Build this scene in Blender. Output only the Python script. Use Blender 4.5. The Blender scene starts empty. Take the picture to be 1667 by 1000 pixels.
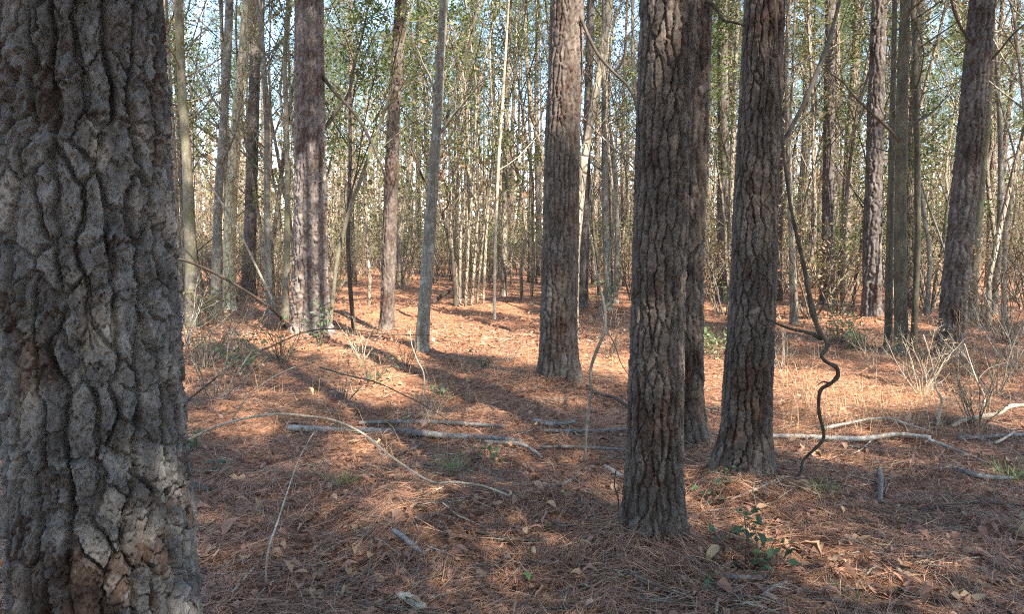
import bpy, math, random
import numpy as np
from mathutils import Vector

# ------------------------------------------------------------------ camera, sky, sun, exposure
scene = bpy.context.scene
COL = scene.collection
F_PX, CAM_H, PITCH = 1150.0, 1.45, math.atan(100.0 / 1150.0)
cam_d = bpy.data.cameras.new('camera'); cam = bpy.data.objects.new('camera', cam_d); COL.objects.link(cam)
cam_d.sensor_fit = 'HORIZONTAL'; cam_d.angle = 2 * math.atan(833.5 / F_PX)
cam_d.clip_start = 0.05; cam_d.clip_end = 2000
cam.location = (0, 0, CAM_H); cam.rotation_euler = (math.pi / 2 - PITCH, 0, 0)
scene.camera = cam

SUN_ELEV, SUN_AZ = math.radians(45), math.radians(146)      # azimuth clockwise from +Y (the view direction)
world = bpy.data.worlds.new('World'); scene.world = world; world.use_nodes = True
wn = world.node_tree.nodes; wl = world.node_tree.links
sky = wn.new('ShaderNodeTexSky'); sky.sky_type = 'NISHITA'; sky.sun_disc = False
sky.sun_elevation = SUN_ELEV; sky.sun_rotation = SUN_AZ
sky.air_density = 1.0; sky.dust_density = 0.2; sky.ozone_density = 1.6
wl.new(sky.outputs['Color'], wn['Background'].inputs['Color'])
wn['Background'].inputs['Strength'].default_value = 0.15
sun_d = bpy.data.lights.new('sun', 'SUN'); sun = bpy.data.objects.new('sun', sun_d); COL.objects.link(sun)
sun_d.energy = 5.0; sun_d.angle = math.radians(0.55); sun_d.color = (1.0, 0.93, 0.82)
SUN_DIR = Vector((math.sin(SUN_AZ) * math.cos(SUN_ELEV), math.cos(SUN_AZ) * math.cos(SUN_ELEV), math.sin(SUN_ELEV)))
sun.rotation_euler = SUN_DIR.to_track_quat('Z', 'Y').to_euler()
sun.location = SUN_DIR * 60
scene.view_settings.view_transform = 'Standard'; scene.view_settings.look = 'None'
scene.view_settings.exposure = 2.2; scene.view_settings.gamma = 1.0
scene.view_settings.use_curve_mapping = False
scene.render.engine = 'CYCLES'
scene.cycles.use_denoising = False; scene.cycles.denoising_prefilter = 'ACCURATE'; scene.cycles.denoising_input_passes = 'RGB_ALBEDO_NORMAL'; scene.cycles.filter_width = 1.1
scene.cycles.max_bounces = 4; scene.cycles.diffuse_bounces = 3; scene.cycles.glossy_bounces = 2
scene.cycles.transmission_bounces = 4; scene.cycles.sample_clamp_indirect = 6
scene.cycles.use_adaptive_sampling = True; scene.cycles.adaptive_threshold = 0.006

# ------------------------------------------------------------------ numeric helpers
random.seed(7)
RNG = np.random.default_rng(11)
PERM = RNG.permutation(256); VALS = RNG.random(256)

def vnoise(x, y, z=0.0, seed=0):
    x, y, z = np.broadcast_arrays(np.asarray(x, float) + seed * 17.31, np.asarray(y, float) + seed * 5.77, np.asarray(z, float))
    xi, yi, zi = np.floor(x).astype(int), np.floor(y).astype(int), np.floor(z).astype(int)
    fx, fy, fz = x - xi, y - yi, z - zi
    fx, fy, fz = (f * f * (3 - 2 * f) for f in (fx, fy, fz))
    out = 0
    for a in (0, 1):
        pa = PERM[(xi + a) & 255]; wa = fx if a else 1 - fx
        for b in (0, 1):
            pb = PERM[(pa + yi + b) & 255]; wb = wa * (fy if b else 1 - fy)
            for c in (0, 1):
                out = out + VALS[PERM[(pb + zi + c) & 255]] * wb * (fz if c else 1 - fz)
    return out

def fbm(x, y, z=0.0, seed=0, n=3):
    s, a, t = 0, 0.5, 0
    for k in range(n):
        s = s + a * vnoise(np.asarray(x) * 2.03 ** k, np.asarray(y) * 2.03 ** k, np.asarray(z) * 2.03 ** k, seed + k); t += a; a *= 0.5
    return s / t

def cellrand(i, j, seed):
    return VALS[PERM[(PERM[(PERM[(i + seed * 7) & 255] + j) & 255] + seed * 13) & 255]]

def sstep(a, b, x):
    t = np.clip((x - a) / (b - a), 0, 1); return t * t * (3 - 2 * t)

HUMPS = []           # (x, y, height, radius) of the straw heaped round trunk bases
def g(x, y):
    x = np.asarray(x, float); y = np.asarray(y, float); d = np.hypot(x, y)
    z = 0.035 * np.sin(.55 * x + .3 * y + 1) + 0.03 * np.sin(-.35 * x + .8 * y)
    z = z + 0.11 * (vnoise(x * .8, y * .8, seed=3) - .5) + 0.085 * (vnoise(x * 2.1, y * 2.1, seed=4) - .5) + 0.035 * (vnoise(x * 5.3, y * 5.3, seed=6) - .5) * sstep(16, 8, d)
    z = z + 0.5 * (vnoise(x * .06, y * .06, seed=5) - .5) * sstep(14, 40, d)
    for hx, hy, hh, hr in HUMPS:
        z = z + hh * np.exp(-((x - hx) ** 2 + (y - hy) ** 2) / (hr * hr))
    return z
def gf(x, y): return float(g(x, y))

CP, SP = math.cos(PITCH), math.sin(PITCH)
def ray(px, py):
    a, b = (px - 833.5) / F_PX, (500 - py) / F_PX
    return Vector((a, CP + b * SP, -SP + b * CP))
def at(px, py, depth):                      # the place seen at a pixel, standing `depth` metres ahead
    d = ray(px, py); t = depth / d.y
    return Vector((0, 0, CAM_H)) + d * t
def gp(px, py, lift=0.0):                   # the spot on the ground seen at a pixel
    d = ray(px, py); p = None; z = 0.0
    for _ in range(6):
        t = (CAM_H - z) / max(-d.z, 1e-4); t = min(t, 90)
        p = Vector((0, 0, CAM_H)) + d * t; z = gf(p.x, p.y)
    p.z = z + lift
    return p

# ------------------------------------------------------------------ mesh helpers
def mk_mesh(name, V, F, mat=None, smooth=True, attr=None, normals=None):
    """V (n,3); F: list of arrays (m,k) with k = 3 or 4."""
    V = np.ascontiguousarray(V, dtype=np.float32)
    F = [np.asarray(f, dtype=np.int32) for f in F if len(f)]
    me = bpy.data.meshes.new(name)
    nl = sum(f.size for f in F); npoly = sum(len(f) for f in F)
    me.vertices.add(len(V)); me.vertices.foreach_set('co', V.ravel())
    me.loops.add(nl); me.polygons.add(npoly)
    me.loops.foreach_set('vertex_index', np.concatenate([f.ravel() for f in F]))
    tot = np.concatenate([np.full(len(f), f.shape[1], np.int32) for f in F])
    st = np.concatenate([[0], np.cumsum(tot)[:-1]]).astype(np.int32)
    me.polygons.foreach_set('loop_start', st); me.polygons.foreach_set('loop_total', tot)
    me.polygons.foreach_set('use_smooth', np.full(npoly, smooth, bool))
    me.update(calc_edges=True)
    if attr is not None:
        a = me.attributes.new('plate', 'FLOAT', 'POINT'); a.data.foreach_set('value', np.ascontiguousarray(attr, dtype=np.float32))
    if normals is not None:
        me.normals_split_custom_set_from_vertices(np.ascontiguousarray(normals, dtype=np.float32))
    if mat is not None: me.materials.append(mat)
    return me

class Geo:
    """collects pieces of one part"""
    def __init__(s): s.V = []; s.Q = []; s.T = []; s.n = 0
    def add(s, V, Q=None, T=None):
        V = np.asarray(V, float)
        if Q is not None and len(Q): s.Q.append(np.asarray(Q) + s.n)
        if T is not None and len(T): s.T.append(np.asarray(T) + s.n)
        s.V.append(V); s.n += len(V)
    def tube(s, pts, rad, ns=6, cap=True):
        pts = np.asarray(pts, float); n = len(pts); rad = np.broadcast_to(np.asarray(rad, float), (n,))
        t = np.gradient(pts, axis=0); t /= np.linalg.norm(t, axis=1)[:, None] + 1e-9
        ref = np.array([0, 1.0, 0]) if abs(t[:, 1]).mean() < .7 else np.array([1.0, 0, 0])
        a = np.cross(t, ref); a /= np.linalg.norm(a, axis=1)[:, None] + 1e-9
        b = np.cross(t, a)
        th = np.linspace(0, 2 * np.pi, ns, endpoint=False)
        V = pts[:, None] + rad[:, None, None] * (np.cos(th)[None, :, None] * a[:, None] + np.sin(th)[None, :, None] * b[:, None])
        i = np.arange(n - 1)[:, None]; j = np.arange(ns)[None]
        Q = np.stack([i * ns + j, i * ns + (j + 1) % ns, (i + 1) * ns + (j + 1) % ns, (i + 1) * ns + j], -1).reshape(-1, 4)
        V = V.reshape(-1, 3); T = []
        if cap:
            V = np.vstack([V, pts[0], pts[-1]]); c0, c1 = n * ns, n * ns + 1
            for k in range(ns):
                T.append((c0, (k + 1) % ns, k)); T.append((c1, (n - 1) * ns + k, (n - 1) * ns + (k + 1) % ns))
        s.add(V, Q, T)
    def mesh(s, name, mat, smooth=True, attr=None):
        F = []
        if s.Q: F.append(np.vstack(s.Q))
        if s.T: F.append(np.vstack(s.T))
        return mk_mesh(name, np.vstack(s.V), F, mat, smooth, attr)

def link(name, data, parent=None, loc=None):
    o = bpy.data.objects.new(name, data); COL.objects.link(o)
    if parent is not None: o.parent = parent
    if loc is not None: o.location = loc
    return o
def thing(name, label, cat, loc=(0, 0, 0), group=None, rz=0.0, sc=1.0, data=None):
    o = bpy.data.objects.new(name, data); COL.objects.link(o)
    o.location = loc; o.rotation_euler = (0, 0, rz); o.scale = (sc, sc, sc)
    o['label'] = label; o['category'] = cat
    if group: o['group'] = group
    if data is None: o.empty_display_size = 0.2
    return o

def smooth_path(P, n):
    P = np.asarray([tuple(p) for p in P], float)
    d = np.concatenate([[0], np.cumsum(np.linalg.norm(np.diff(P, axis=0), axis=1))])
    Pe = np.vstack([2 * P[0] - P[1], P, 2 * P[-1] - P[-2]])
    out = []
    for u in np.linspace(0, d[-1], n):
        k = min(max(np.searchsorted(d, u, side='right') - 1, 0), len(P) - 2)
        t = (u - d[k]) / max(d[k + 1] - d[k], 1e-9)
        p0, p1, p2, p3 = Pe[k], Pe[k + 1], Pe[k + 2], Pe[k + 3]
        out.append(.5 * ((2 * p1) + (-p0 + p2) * t + (2 * p0 - 5 * p1 + 4 * p2 - p3) * t * t + (-p0 + 3 * p1 - 3 * p2 + p3) * t ** 3))
    return np.array(out)

# ------------------------------------------------------------------ materials
def new_mat(name):
    m = bpy.data.materials.new(name); m.use_nodes = True
    nt = m.node_tree; b = nt.nodes['Principled BSDF']; b.inputs['Roughness'].default_value = .85
    b.inputs['Specular IOR Level'].default_value = .25
    return m, nt, b
def N(nt, t, **kw):
    n = nt.nodes.new(t)
    for k, v in kw.items(): setattr(n, k, v)
    return n
def noise_node(nt, scale, detail=4, rough=.6, vec=None):
    n = N(nt, 'ShaderNodeTexNoise'); n.inputs['Scale'].default_value = scale; n.inputs['Detail'].default_value = detail
    n.inputs['Roughness'].default_value = rough
    if vec is not None: nt.links.new(vec, n.inputs['Vector'])
    return n
def ramp(nt, fac, stops):
    r = N(nt, 'ShaderNodeValToRGB'); e = r.color_ramp.elements
    while len(e) < len(stops): e.new(.5)
    for el, (p, c) in zip(e, stops): el.position = p; el.color = (*c, 1) if len(c) == 3 else c
    nt.links.new(fac, r.inputs['Fac']); return r
def mixc(nt, fac, a, b, mode='MIX'):
    n = N(nt, 'ShaderNodeMix', data_type='RGBA', blend_type=mode)
    if isinstance(fac, (int, float)): n.inputs[0].default_value = fac
    else: nt.links.new(fac, n.inputs[0])
    for i, v in ((6, a), (7, b)):
        if isinstance(v, tuple): n.inputs[i].default_value = (*v, 1)
        else: nt.links.new(v, n.inputs[i])
    return n.outputs[2]
def obj_vec(nt, scl=(1, 1, 1)):
    tc = N(nt, 'ShaderNodeTexCoord'); mp = N(nt, 'ShaderNodeMapping'); mp.inputs['Scale'].default_value = scl
    nt.links.new(tc.outputs['Object'], mp.inputs['Vector']); return mp.outputs['Vector']

def bark_mat(name, grey, brown, lichen, lich_amt=.62, plated=True, far=False, moss=None):
    m, nt, b = new_mat(name); L = nt.links
    v = obj_vec(nt); vs = obj_vec(nt, (1, 1, .35))
    n1 = noise_node(nt, 2.6, 3, .55, v)
    if plated:
        at_ = N(nt, 'ShaderNodeAttribute', attribute_name='plate')
        ad = N(nt, 'ShaderNodeMath', operation='MULTIPLY_ADD'); ad.inputs[1].default_value = .45
        L.new(at_.outputs['Fac'], ad.inputs[0]); L.new(n1.outputs['Fac'], ad.inputs[2]); f1 = ad.outputs[0]
        r1 = ramp(nt, f1, [(.40, tuple(c * .7 for c in brown)), (.56, brown), (.70, grey), (1.0, tuple(min(1, c * 1.7) for c in grey))])
    else:
        r1 = ramp(nt, n1.outputs['Fac'], [(.32, brown), (.55, grey), (.75, tuple(min(1, c * 1.3) for c in grey))])
    n2 = noise_node(nt, 26 if not far else 9, 5, .7, vs)
    r2 = ramp(nt, n2.outputs['Fac'], [(.28, (.45,) * 3), (.5, (.92,) * 3), (.72, (1.6,) * 3)])
    c = mixc(nt, 1.0, r1.outputs['Color'], r2.outputs['Color'], 'MULTIPLY')
    n3 = noise_node(nt, 9 if not far else 3, 6, .75, v)
    r3 = ramp(nt, n3.outputs['Fac'], [(lich_amt, (0, 0, 0)), (lich_amt + .1, (.75,) * 3)])
    c = mixc(nt, r3.outputs['Color'], c, lichen)
    if moss is not None:
        n5 = noise_node(nt, 1.7, 4, .6, v)
        r5 = ramp(nt, n5.outputs['Fac'], [(.42, (0, 0, 0)), (.6, (.8,) * 3)])
        c = mixc(nt, r5.outputs['Color'], c, moss)
    if far:
        oi = N(nt, 'ShaderNodeObjectInfo')
        rr = ramp(nt, oi.outputs['Random'], [(0, (.72, .70, .68)), (.5, (1, .97, .93)), (1, (1.25, 1.22, 1.15))])
        c = mixc(nt, 1.0, c, rr.outputs['Color'], 'MULTIPLY')
    L.new(c, b.inputs['Base Color'])
    bp = N(nt, 'ShaderNodeBump'); bp.inputs['Strength'].default_value = .7; bp.inputs['Distance'].default_value = .007 if not far else .02
    n4 = noise_node(nt, 85 if not far else 14, 5, .75, vs)
    L.new(n4.outputs['Fac'], bp.inputs['Height'])
    if far:
        vo = N(nt, 'ShaderNodeTexVoronoi', feature='DISTANCE_TO_EDGE'); vo.inputs['Scale'].default_value = 11
        L.new(obj_vec(nt, (1, 1, .42)), vo.inputs['Vector'])
        rv = ramp(nt, vo.outputs['Distance'], [(0, (0,) * 3), (.16, (1,) * 3)])
        b2 = N(nt, 'ShaderNodeBump'); b2.inputs['Strength'].default_value = 1; b2.inputs['Distance'].default_value = .03
        L.new(rv.outputs['Color'], b2.inputs['Height']); L.new(bp.outputs['Normal'], b2.inputs['Normal'])
        L.new(b2.outputs['Normal'], b.inputs['Normal'])
    else: L.new(bp.outputs['Normal'], b.inputs['Normal'])
    return m

M = {}
M['bark_grey'] = bark_mat('bark_grey', (.115, .104, .095), (.066, .042, .031), (.20, .192, .182), .58)
M['bark_brown'] = bark_mat('bark_brown', (.090, .070, .057), (.064, .038, .028), (.155, .138, .122), .62)
M['bark_mid'] = bark_mat('bark_mid', (.092, .076, .066), (.062, .040, .029), (.15, .138, .125), .62)
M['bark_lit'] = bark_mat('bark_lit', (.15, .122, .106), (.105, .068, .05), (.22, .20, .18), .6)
M['bark_far'] = bark_mat('bark_far', (.19, .155, .125), (.14, .09, .064), (.27, .245, .21), .6, plated=False, far=True)
M['hard_grey'] = bark_mat('hard_grey', (.17, .155, .125), (.12, .10, .07), (.32, .32, .27), .52, plated=False)
M['hard_olive'] = bark_mat('hard_olive', (.10, .088, .060), (.075, .060, .040), (.20, .195, .155), .62, plated=False)
M['hard_pale'] = bark_mat('hard_pale', (.29, .25, .185), (.20, .155, .11), (.38, .35, .28), .52, plated=False, far=True)
M['hard_moss'] = bark_mat('hard_moss', (.20, .175, .13), (.14, .11, .08), (.31, .29, .22), .56, plated=False, moss=(.115, .112, .055))
M['sap_far'] = bark_mat('sap_far', (.26, .22, .165), (.18, .135, .095), (.36, .33, .26), .55, plated=False, far=True)
M['twig_pale'] = bark_mat('twig_pale', (.40, .33, .24), (.30, .22, .15), (.50, .46, .38), .55, plated=False)
M['log_grey'] = bark_mat('log_grey', (.19, .165, .14), (.13, .095, .07), (.32, .31, .28), .54, plated=False)
M['beech_sunlit'] = bark_mat('beech_sunlit', (.44, .385, .255), (.32, .26, .155), (.52, .48, .36), .54, plated=False, far=True)  # hard_pale brightened: yellow sunlight put into the bark colour
M['log_pale_sunlit'] = bark_mat('log_pale_sunlit', (.38, .34, .28), (.27, .21, .15), (.52, .50, .44), .52, plated=False)  # paler than log_grey, with the sunlit look put into its colour
M['twig_dark'] = bark_mat('twig_dark', (.075, .06, .045), (.055, .038, .027), (.15, .15, .12), .62, plated=False)

def leaf_mat(name, cols, trans=.35, rough=.6):
    m, nt, b = new_mat(name); L = nt.links; b.inputs['Roughness'].default_value = rough
    ge = N(nt, 'ShaderNodeNewGeometry')
    n = len(cols)
    r = ramp(nt, ge.outputs['Random Per Island'], [(k / max(n - 1, 1), c) for k, c in enumerate(cols)])
    L.new(r.outputs['Color'], b.inputs['Base Color'])
    if trans > 0:
        tr = N(nt, 'ShaderNodeBsdfTranslucent'); L.new(r.outputs['Color'], tr.inputs['Color'])
        mx = N(nt, 'ShaderNodeMixShader'); mx.inputs[0].default_value = trans
        L.new(b.outputs[0], mx.inputs[1]); L.new(tr.outputs[0], mx.inputs[2])
        L.new(mx.outputs[0], nt.nodes['Material Output'].inputs['Surface'])
    return m
M['needle_green'] = leaf_mat('needle_green', [(.075, .115, .035), (.13, .175, .055), (.19, .23, .08), (.09, .13, .045)], .4)
M['leaf_ever'] = leaf_mat('leaf_ever', [(.055, .085, .02), (.095, .13, .032), (.17, .19, .05), (.07, .10, .03)], .35, .45)
M['leaf_olive'] = leaf_mat('leaf_olive', [(.13, .125, .045), (.20, .175, .075), (.11, .125, .04), (.24, .185, .10)], .4)
M['leaf_tan'] = leaf_mat('leaf_tan', [(.30, .20, .11), (.22, .12, .06), (.38, .28, .17), (.26, .11, .05)], .35)
M['leaf_teal'] = leaf_mat('leaf_teal', [(.05, .095, .05), (.085, .135, .07), (.12, .145, .06), (.05, .08, .05)], .25, .5)
M['leaf_fresh'] = leaf_mat('leaf_fresh', [(.17, .24, .10), (.25, .31, .14), (.12, .19, .08)], .35, .5)
M['straw'] = leaf_mat('straw', [(.23, .088, .045), (.44, .22, .120), (.34, .150, .078), (.56, .37, .23), (.12, .052, .030), (.48, .27, .155), (.37, .18, .098), (.30, .17, .115), (.26, .19, .15)], .12, .5)
M['litter'] = leaf_mat('litter', [(.28, .135, .08), (.36, .20, .125), (.19, .09, .055), (.40, .25, .155), (.25, .12, .08), (.30, .165, .11)], .15, .6)
M['dry_grass'] = leaf_mat('dry_grass', [(.42, .28, .15), (.34, .20, .10), (.50, .38, .22)], .3)
M['grass'] = leaf_mat('grass', [(.14, .22, .06), (.22, .28, .09), (.30, .30, .13)], .3)

def ground_mat():
    m, nt, b = new_mat('forest_floor'); L = nt.links
    v = obj_vec(nt)
    n1 = noise_node(nt, 1.1, 5, .65, v); n2 = noise_node(nt, 28, 6, .8, v); n3 = noise_node(nt, 7, 5, .7, v)
    r1 = ramp(nt, n2.outputs['Fac'], [(.32, (.088, .042, .026)), (.46, (.26, .12, .062)), (.58, (.43, .23, .13)), (.70, (.57, .39, .25))])
    r2 = ramp(nt, n3.outputs['Fac'], [(.36, (.50, .46, .44)), (.6, (1.18, 1.12, 1.08))])
    c = mixc(nt, 1.0, r1.outputs['Color'], r2.outputs['Color'], 'MULTIPLY')
    r3 = ramp(nt, n1.outputs['Fac'], [(.4, (.85, .82, .80)), (.65, (1.15, 1.12, 1.05))])
    c = mixc(nt, 1.0, c, r3.outputs['Color'], 'MULTIPLY')
    L.new(c, b.inputs['Base Color'])
    bp = N(nt, 'ShaderNodeBump'); bp.inputs['Strength'].default_value = 1; bp.inputs['Distance'].default_value = .03
    n4 = noise_node(nt, 40, 6, .8, v); L.new(n4.outputs['Fac'], bp.inputs['Height']); L.new(bp.outputs['Normal'], b.inputs['Normal'])
    return m
M['ground'] = ground_mat()

# ------------------------------------------------------------------ the near trees: where they stand (pixel paths of the photograph -> metres)
# name, [(x, y, width)] from the base upwards, bark, cell width m, cell height m, fissure depth m, columns, rows, plates?, label
def base_depth(y, x=833): return gp(x, y).y
SPEC = [
 dict(k='giant', D=1.62, path=[(176, 1000, 290), (149, 500, 283), (134, 0, 268)], mat='bark_grey', cw=.046, ch=.115, dep=.028, nu=490, nv=440, plates=300,
      label='huge rough grey pine trunk filling the left edge of the picture'),
 dict(k='mid', path=[(1060, 905, 92), (1066, 700, 87), (1072, 450, 84), (1080, 200, 86), (1088, 0, 88)], mat='bark_brown', cw=.036, ch=.115, dep=.019, nu=176, nv=440, plates=260,
      label='dark brown pine, nearest of the middle trunks, overlapping a second trunk'),
 dict(k='twin', path=[(1118, 742, 52), (1118, 450, 50), (1124, 200, 56), (1132, 0, 52)], mat='bark_brown', cw=.046, ch=.12, dep=.02, nu=110, nv=340, plates=0,
      label='pine trunk half hidden right behind the dark middle pine'),
 dict(k='vine', path=[(1207, 797, 90), (1214, 700, 80), (1225, 500, 74), (1234, 250, 68), (1245, 0, 64)], mat='bark_brown', cw=.038, ch=.12, dep=.018, nu=170, nv=410, plates=240,
      label='rough dark pine with a twisted vine hanging beside its base'),
 dict(k='ten', path=[(908, 632, 62), (911, 480, 58), (915, 250, 55), (924, 0, 52)], mat='bark_brown', cw=.050, ch=.16, dep=.025, nu=120, nv=370, plates=0,
      label='straight dark pine standing in the middle, furrowed bark, needles heaped at base'),
 dict(k='lit', path=[(506, 552, 66), (505, 470, 57), (505, 300, 50), (503, 0, 45)], mat='bark_lit', cw=.078, ch=.17, dep=.036, nu=110, nv=350, plates=0,
      label='straight pinkish grey pine with plated bark, second large trunk from the left'),
 dict(k='lean', path=[(1545, 590, 44), (1556, 450, 43), (1572, 300, 42), (1600, 0, 43)], mat='bark_mid', cw=.075, ch=.16, dep=.032, nu=100, nv=380, plates=0,
      label='thick pine leaning right near the right edge'),
 dict(k='slim', path=[(629, 543, 22), (634, 400, 23), (640, 200, 20), (653, 0, 19)], mat='bark_brown', cw=.062, ch=.14, dep=.018, nu=64, nv=330, plates=0,
      label='slim dark pine right of the straight pinkish grey pine'),
 dict(k='stout', path=[(1419, 525, 32), (1420, 400, 29), (1425, 200, 26), (1431, 0, 24)], mat='bark_mid', cw=.075, ch=.16, dep=.03, nu=72, nv=330, plates=0,
      label='dark furrowed pine just left of the smooth olive trunk'),
 dict(k='back', path=[(1347, 500, 24), (1348, 350, 20), (1352, 0, 17)], mat='bark_mid', cw=.06, ch=.13, dep=.014, nu=56, nv=260, plates=0,
      label='black shaded pine behind the twisted vine'),
 dict(k='red', path=[(404, 482, 24), (408, 350, 20), (418, 0, 17)], mat='bark_mid', cw=.07, ch=.14, dep=.014, nu=56, nv=240, plates=0,
      label='sunlit reddish pine right of the pale yellowish trunk'),
 dict(k='duo', path=[(950, 505, 15), (955, 250, 13), (962, 0, 12)], mat='bark_mid', cw=.06, ch=.13, dep=.012, nu=44, nv=220, plates=0,
      label='slender dark pine showing close behind the straight middle pine'),
 dict(k='between', path=[(1176, 494, 20), (1178, 250, 18), (1176, 0, 15)], mat='bark_mid', cw=.06, ch=.13, dep=.012, nu=48, nv=220, plates=0,
      label='slender pine seen in the gap between the two dark right-middle trunks'),
]
HARD = [   # smooth-barked trees: path from the base up
 dict(path=[(686, 572, 22), (692, 470, 21), (703, 300, 19), (714, 130, 15), (722, 0, 14)], mat='hard_grey', label='slightly bent slim grey smooth-barked tree in the clearing'),
 dict(path=[(1468, 578, 24), (1467, 400, 22), (1464, 200, 20), (1464, 0, 17)], mat='hard_olive', label='smooth olive trunk standing upright left of the leaning pine'),
 dict(path=[(1446, 560, 14), (1444, 400, 12), (1442, 200, 10), (1444, 0, 8)], mat='hard_olive', label='thin olive trunk tight against left of the smooth olive trunk'),
 dict(path=[(1487, 562, 11), (1488, 400, 11), (1484, 200, 10), (1482, 0, 9)], mat='hard_olive', label='thin olive trunk tight against right of the smooth olive trunk'),
 dict(path=[(374, 505, 22), (374, 400, 20), (382, 200, 19), (398, 0, 17)], mat='beech_sunlit', label='bright yellowish pale trunk leaning slightly among the left trees'),
 dict(path=[(350, 520, 17), (352, 300, 14), (368, 0, 14)], mat='hard_grey', label='dark trunk crossing just left of the bright yellowish pale trunk'),
 dict(path=[(314, 532, 26), (305, 380, 20), (292, 150, 14), (288, 0, 13)], mat='hard_moss', label='moss-streaked trunk nearest the right side of the huge left trunk'),
 dict(path=[(290, 520, 16), (283, 300, 12), (274, 0, 12)], mat='hard_pale', label='pale trunk half hidden at the right edge of the huge left trunk'),
 dict(path=[(440, 512, 13), (436, 380, 10), (440, 200, 9), (432, 60, 8), (424, 0, 8)], mat='hard_grey', label='thin wavy grey trunk right of the sunlit reddish pine'),
 dict(path=[(464, 520, 14), (470, 400, 10), (472, 250, 8), (466, 100, 7), (470, 0, 6)], mat='hard_moss', label='thin mossy trunk just left of the straight pinkish grey pine'),
 dict(path=[(820, 482, 11), (822, 300, 10), (826, 150, 8), (830, 0, 7)], mat='hard_pale', label='sunlit thin trunk with splayed roots at the end of the clearing'),
 dict(path=[(805, 520, 5), (806, 400, 5), (812, 250, 5), (822, 100, 4), (828, 0, 3)], mat='twig_pale', label='very thin bright sapling rising from the sunny patch in the clearing'),
 dict(path=[(990, 498, 13), (986, 300, 11), (985, 100, 9), (984, 0, 8)], mat='hard_grey', label='grey trunk between the straight middle pine and the dark middle pine'),
 dict(path=[(1002, 494, 9), (1006, 380, 8), (998, 250, 7), (985, 170, 6), (990, 0, 5)], mat='hard_grey', label='crooked thin stem between the straight middle pine and the dark middle pine'),
 dict(path=[(1583, 520, 17), (1588, 400, 14), (1600, 200, 9), (1606, 0, 8)], mat='hard_moss', label='mossy trunk showing just right of the leaning pine'),
 dict(path=[(1618, 515, 11), (1622, 420, 10), (1620, 250, 9), (1612, 0, 8)], mat='hard_grey', label='thin dark tree first to the right of the mossy trunk'),
 dict(path=[(1508, 515, 9), (1512, 420, 8), (1500, 350, 7), (1490, 250, 6), (1495, 0, 5)], mat='hard_grey', label='kinked thin grey tree between the smooth olive trunk and leaning pine'),
 dict(path=[(1290, 530, 9), (1288, 400, 7), (1285, 200, 6), (1290, 0, 6)], mat='sap_far', label='straight thin sapling right of the vine-hung pine'),
 dict(path=[(1298, 528, 7), (1294, 400, 6), (1292, 250, 5), (1300, 0, 4)], mat='hard_pale', label='pale sapling doubled beside the straight thin sapling behind the vine'),
 dict(path=[(1195, 480, 10), (1192, 300, 9), (1196, 100, 7), (1200, 0, 6)], mat='hard_pale', label='pale wavy trunk entwined with the slender pine in the gap'),
 dict(path=[(536, 545, 6), (548, 420, 7), (570, 340, 7), (600, 260, 6), (640, 150, 4)], mat='hard_moss', label='mossy thin tree leaning right from behind the pinkish grey pine'),
 dict(path=[(742, 500, 6), (738, 420, 6), (722, 350, 6), (708, 300, 4), (690, 240, 3)], mat='twig_dark', label='thin dark leaning stem left of the clump of pale stems'),
 dict(path=[(655, 470, 8), (648, 400, 8), (660, 330, 7), (672, 250, 6), (680, 0, 5)], mat='hard_pale', label='thin pale tree between the slim dark pine and bent grey tree'),
]
for s in SPEC:
    if 'D' not in s:
        bx, by, bw = s['path'][0]; s['D'] = base_depth(by, bx); s['D'] += bw / 2 / F_PX * s['D'] * .7
for s in HARD:
    bx, by, bw = s['path'][0]; s['D'] = base_depth(by, bx)
for s in SPEC:
    p = at(s['path'][0][0], s['path'][0][1], s['D'])
    r = s['path'][0][2] / 2 / F_PX * s['D']
    HUMPS.append((p.x, p.y, .11 if s['D'] < 9 else .07, r * 2.2))

# ------------------------------------------------------------------ ground: one sheet to the horizon
def build_ground():
    a = np.concatenate([np.linspace(-.95, .95, 280), np.linspace(.95, 2 * np.pi - .95, 62)[1:-1]])
    r = [.5]
    while r[-1] < 600: r.append(r[-1] * 1.021 if r[-1] < 60 else r[-1] * 1.12)
    r = np.array(r); A, R = np.meshgrid(a, r)
    X, Y = R * np.sin(A), R * np.cos(A)
    Z = g(X, Y) + (fbm(X * 9, Y * 9, seed=8) - .5) * .03 * sstep(30, 6, R)
    na, nr = len(a), len(r)
    V = np.stack([X, Y, Z], -1).reshape(-1, 3); V = np.vstack([V, [0, 0, gf(0, 0)]])
    i = np.arange(nr - 1)[:, None]; j = np.arange(na)[None]
    Q = np.stack([i * na + j, (i + 1) * na + j, (i + 1) * na + (j + 1) % na, i * na + (j + 1) % na], -1).reshape(-1, 4)[:, ::-1]
    jj = np.arange(na); T = np.stack([np.full(na, nr * na), (jj + 1) % na, jj], -1)
    o = link('ground', mk_mesh('ground', V, [Q, T], M['ground'])); o['kind'] = 'structure'
    o['label'] = 'rust-coloured forest floor of pine straw and dry leaves'
build_ground()

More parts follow.
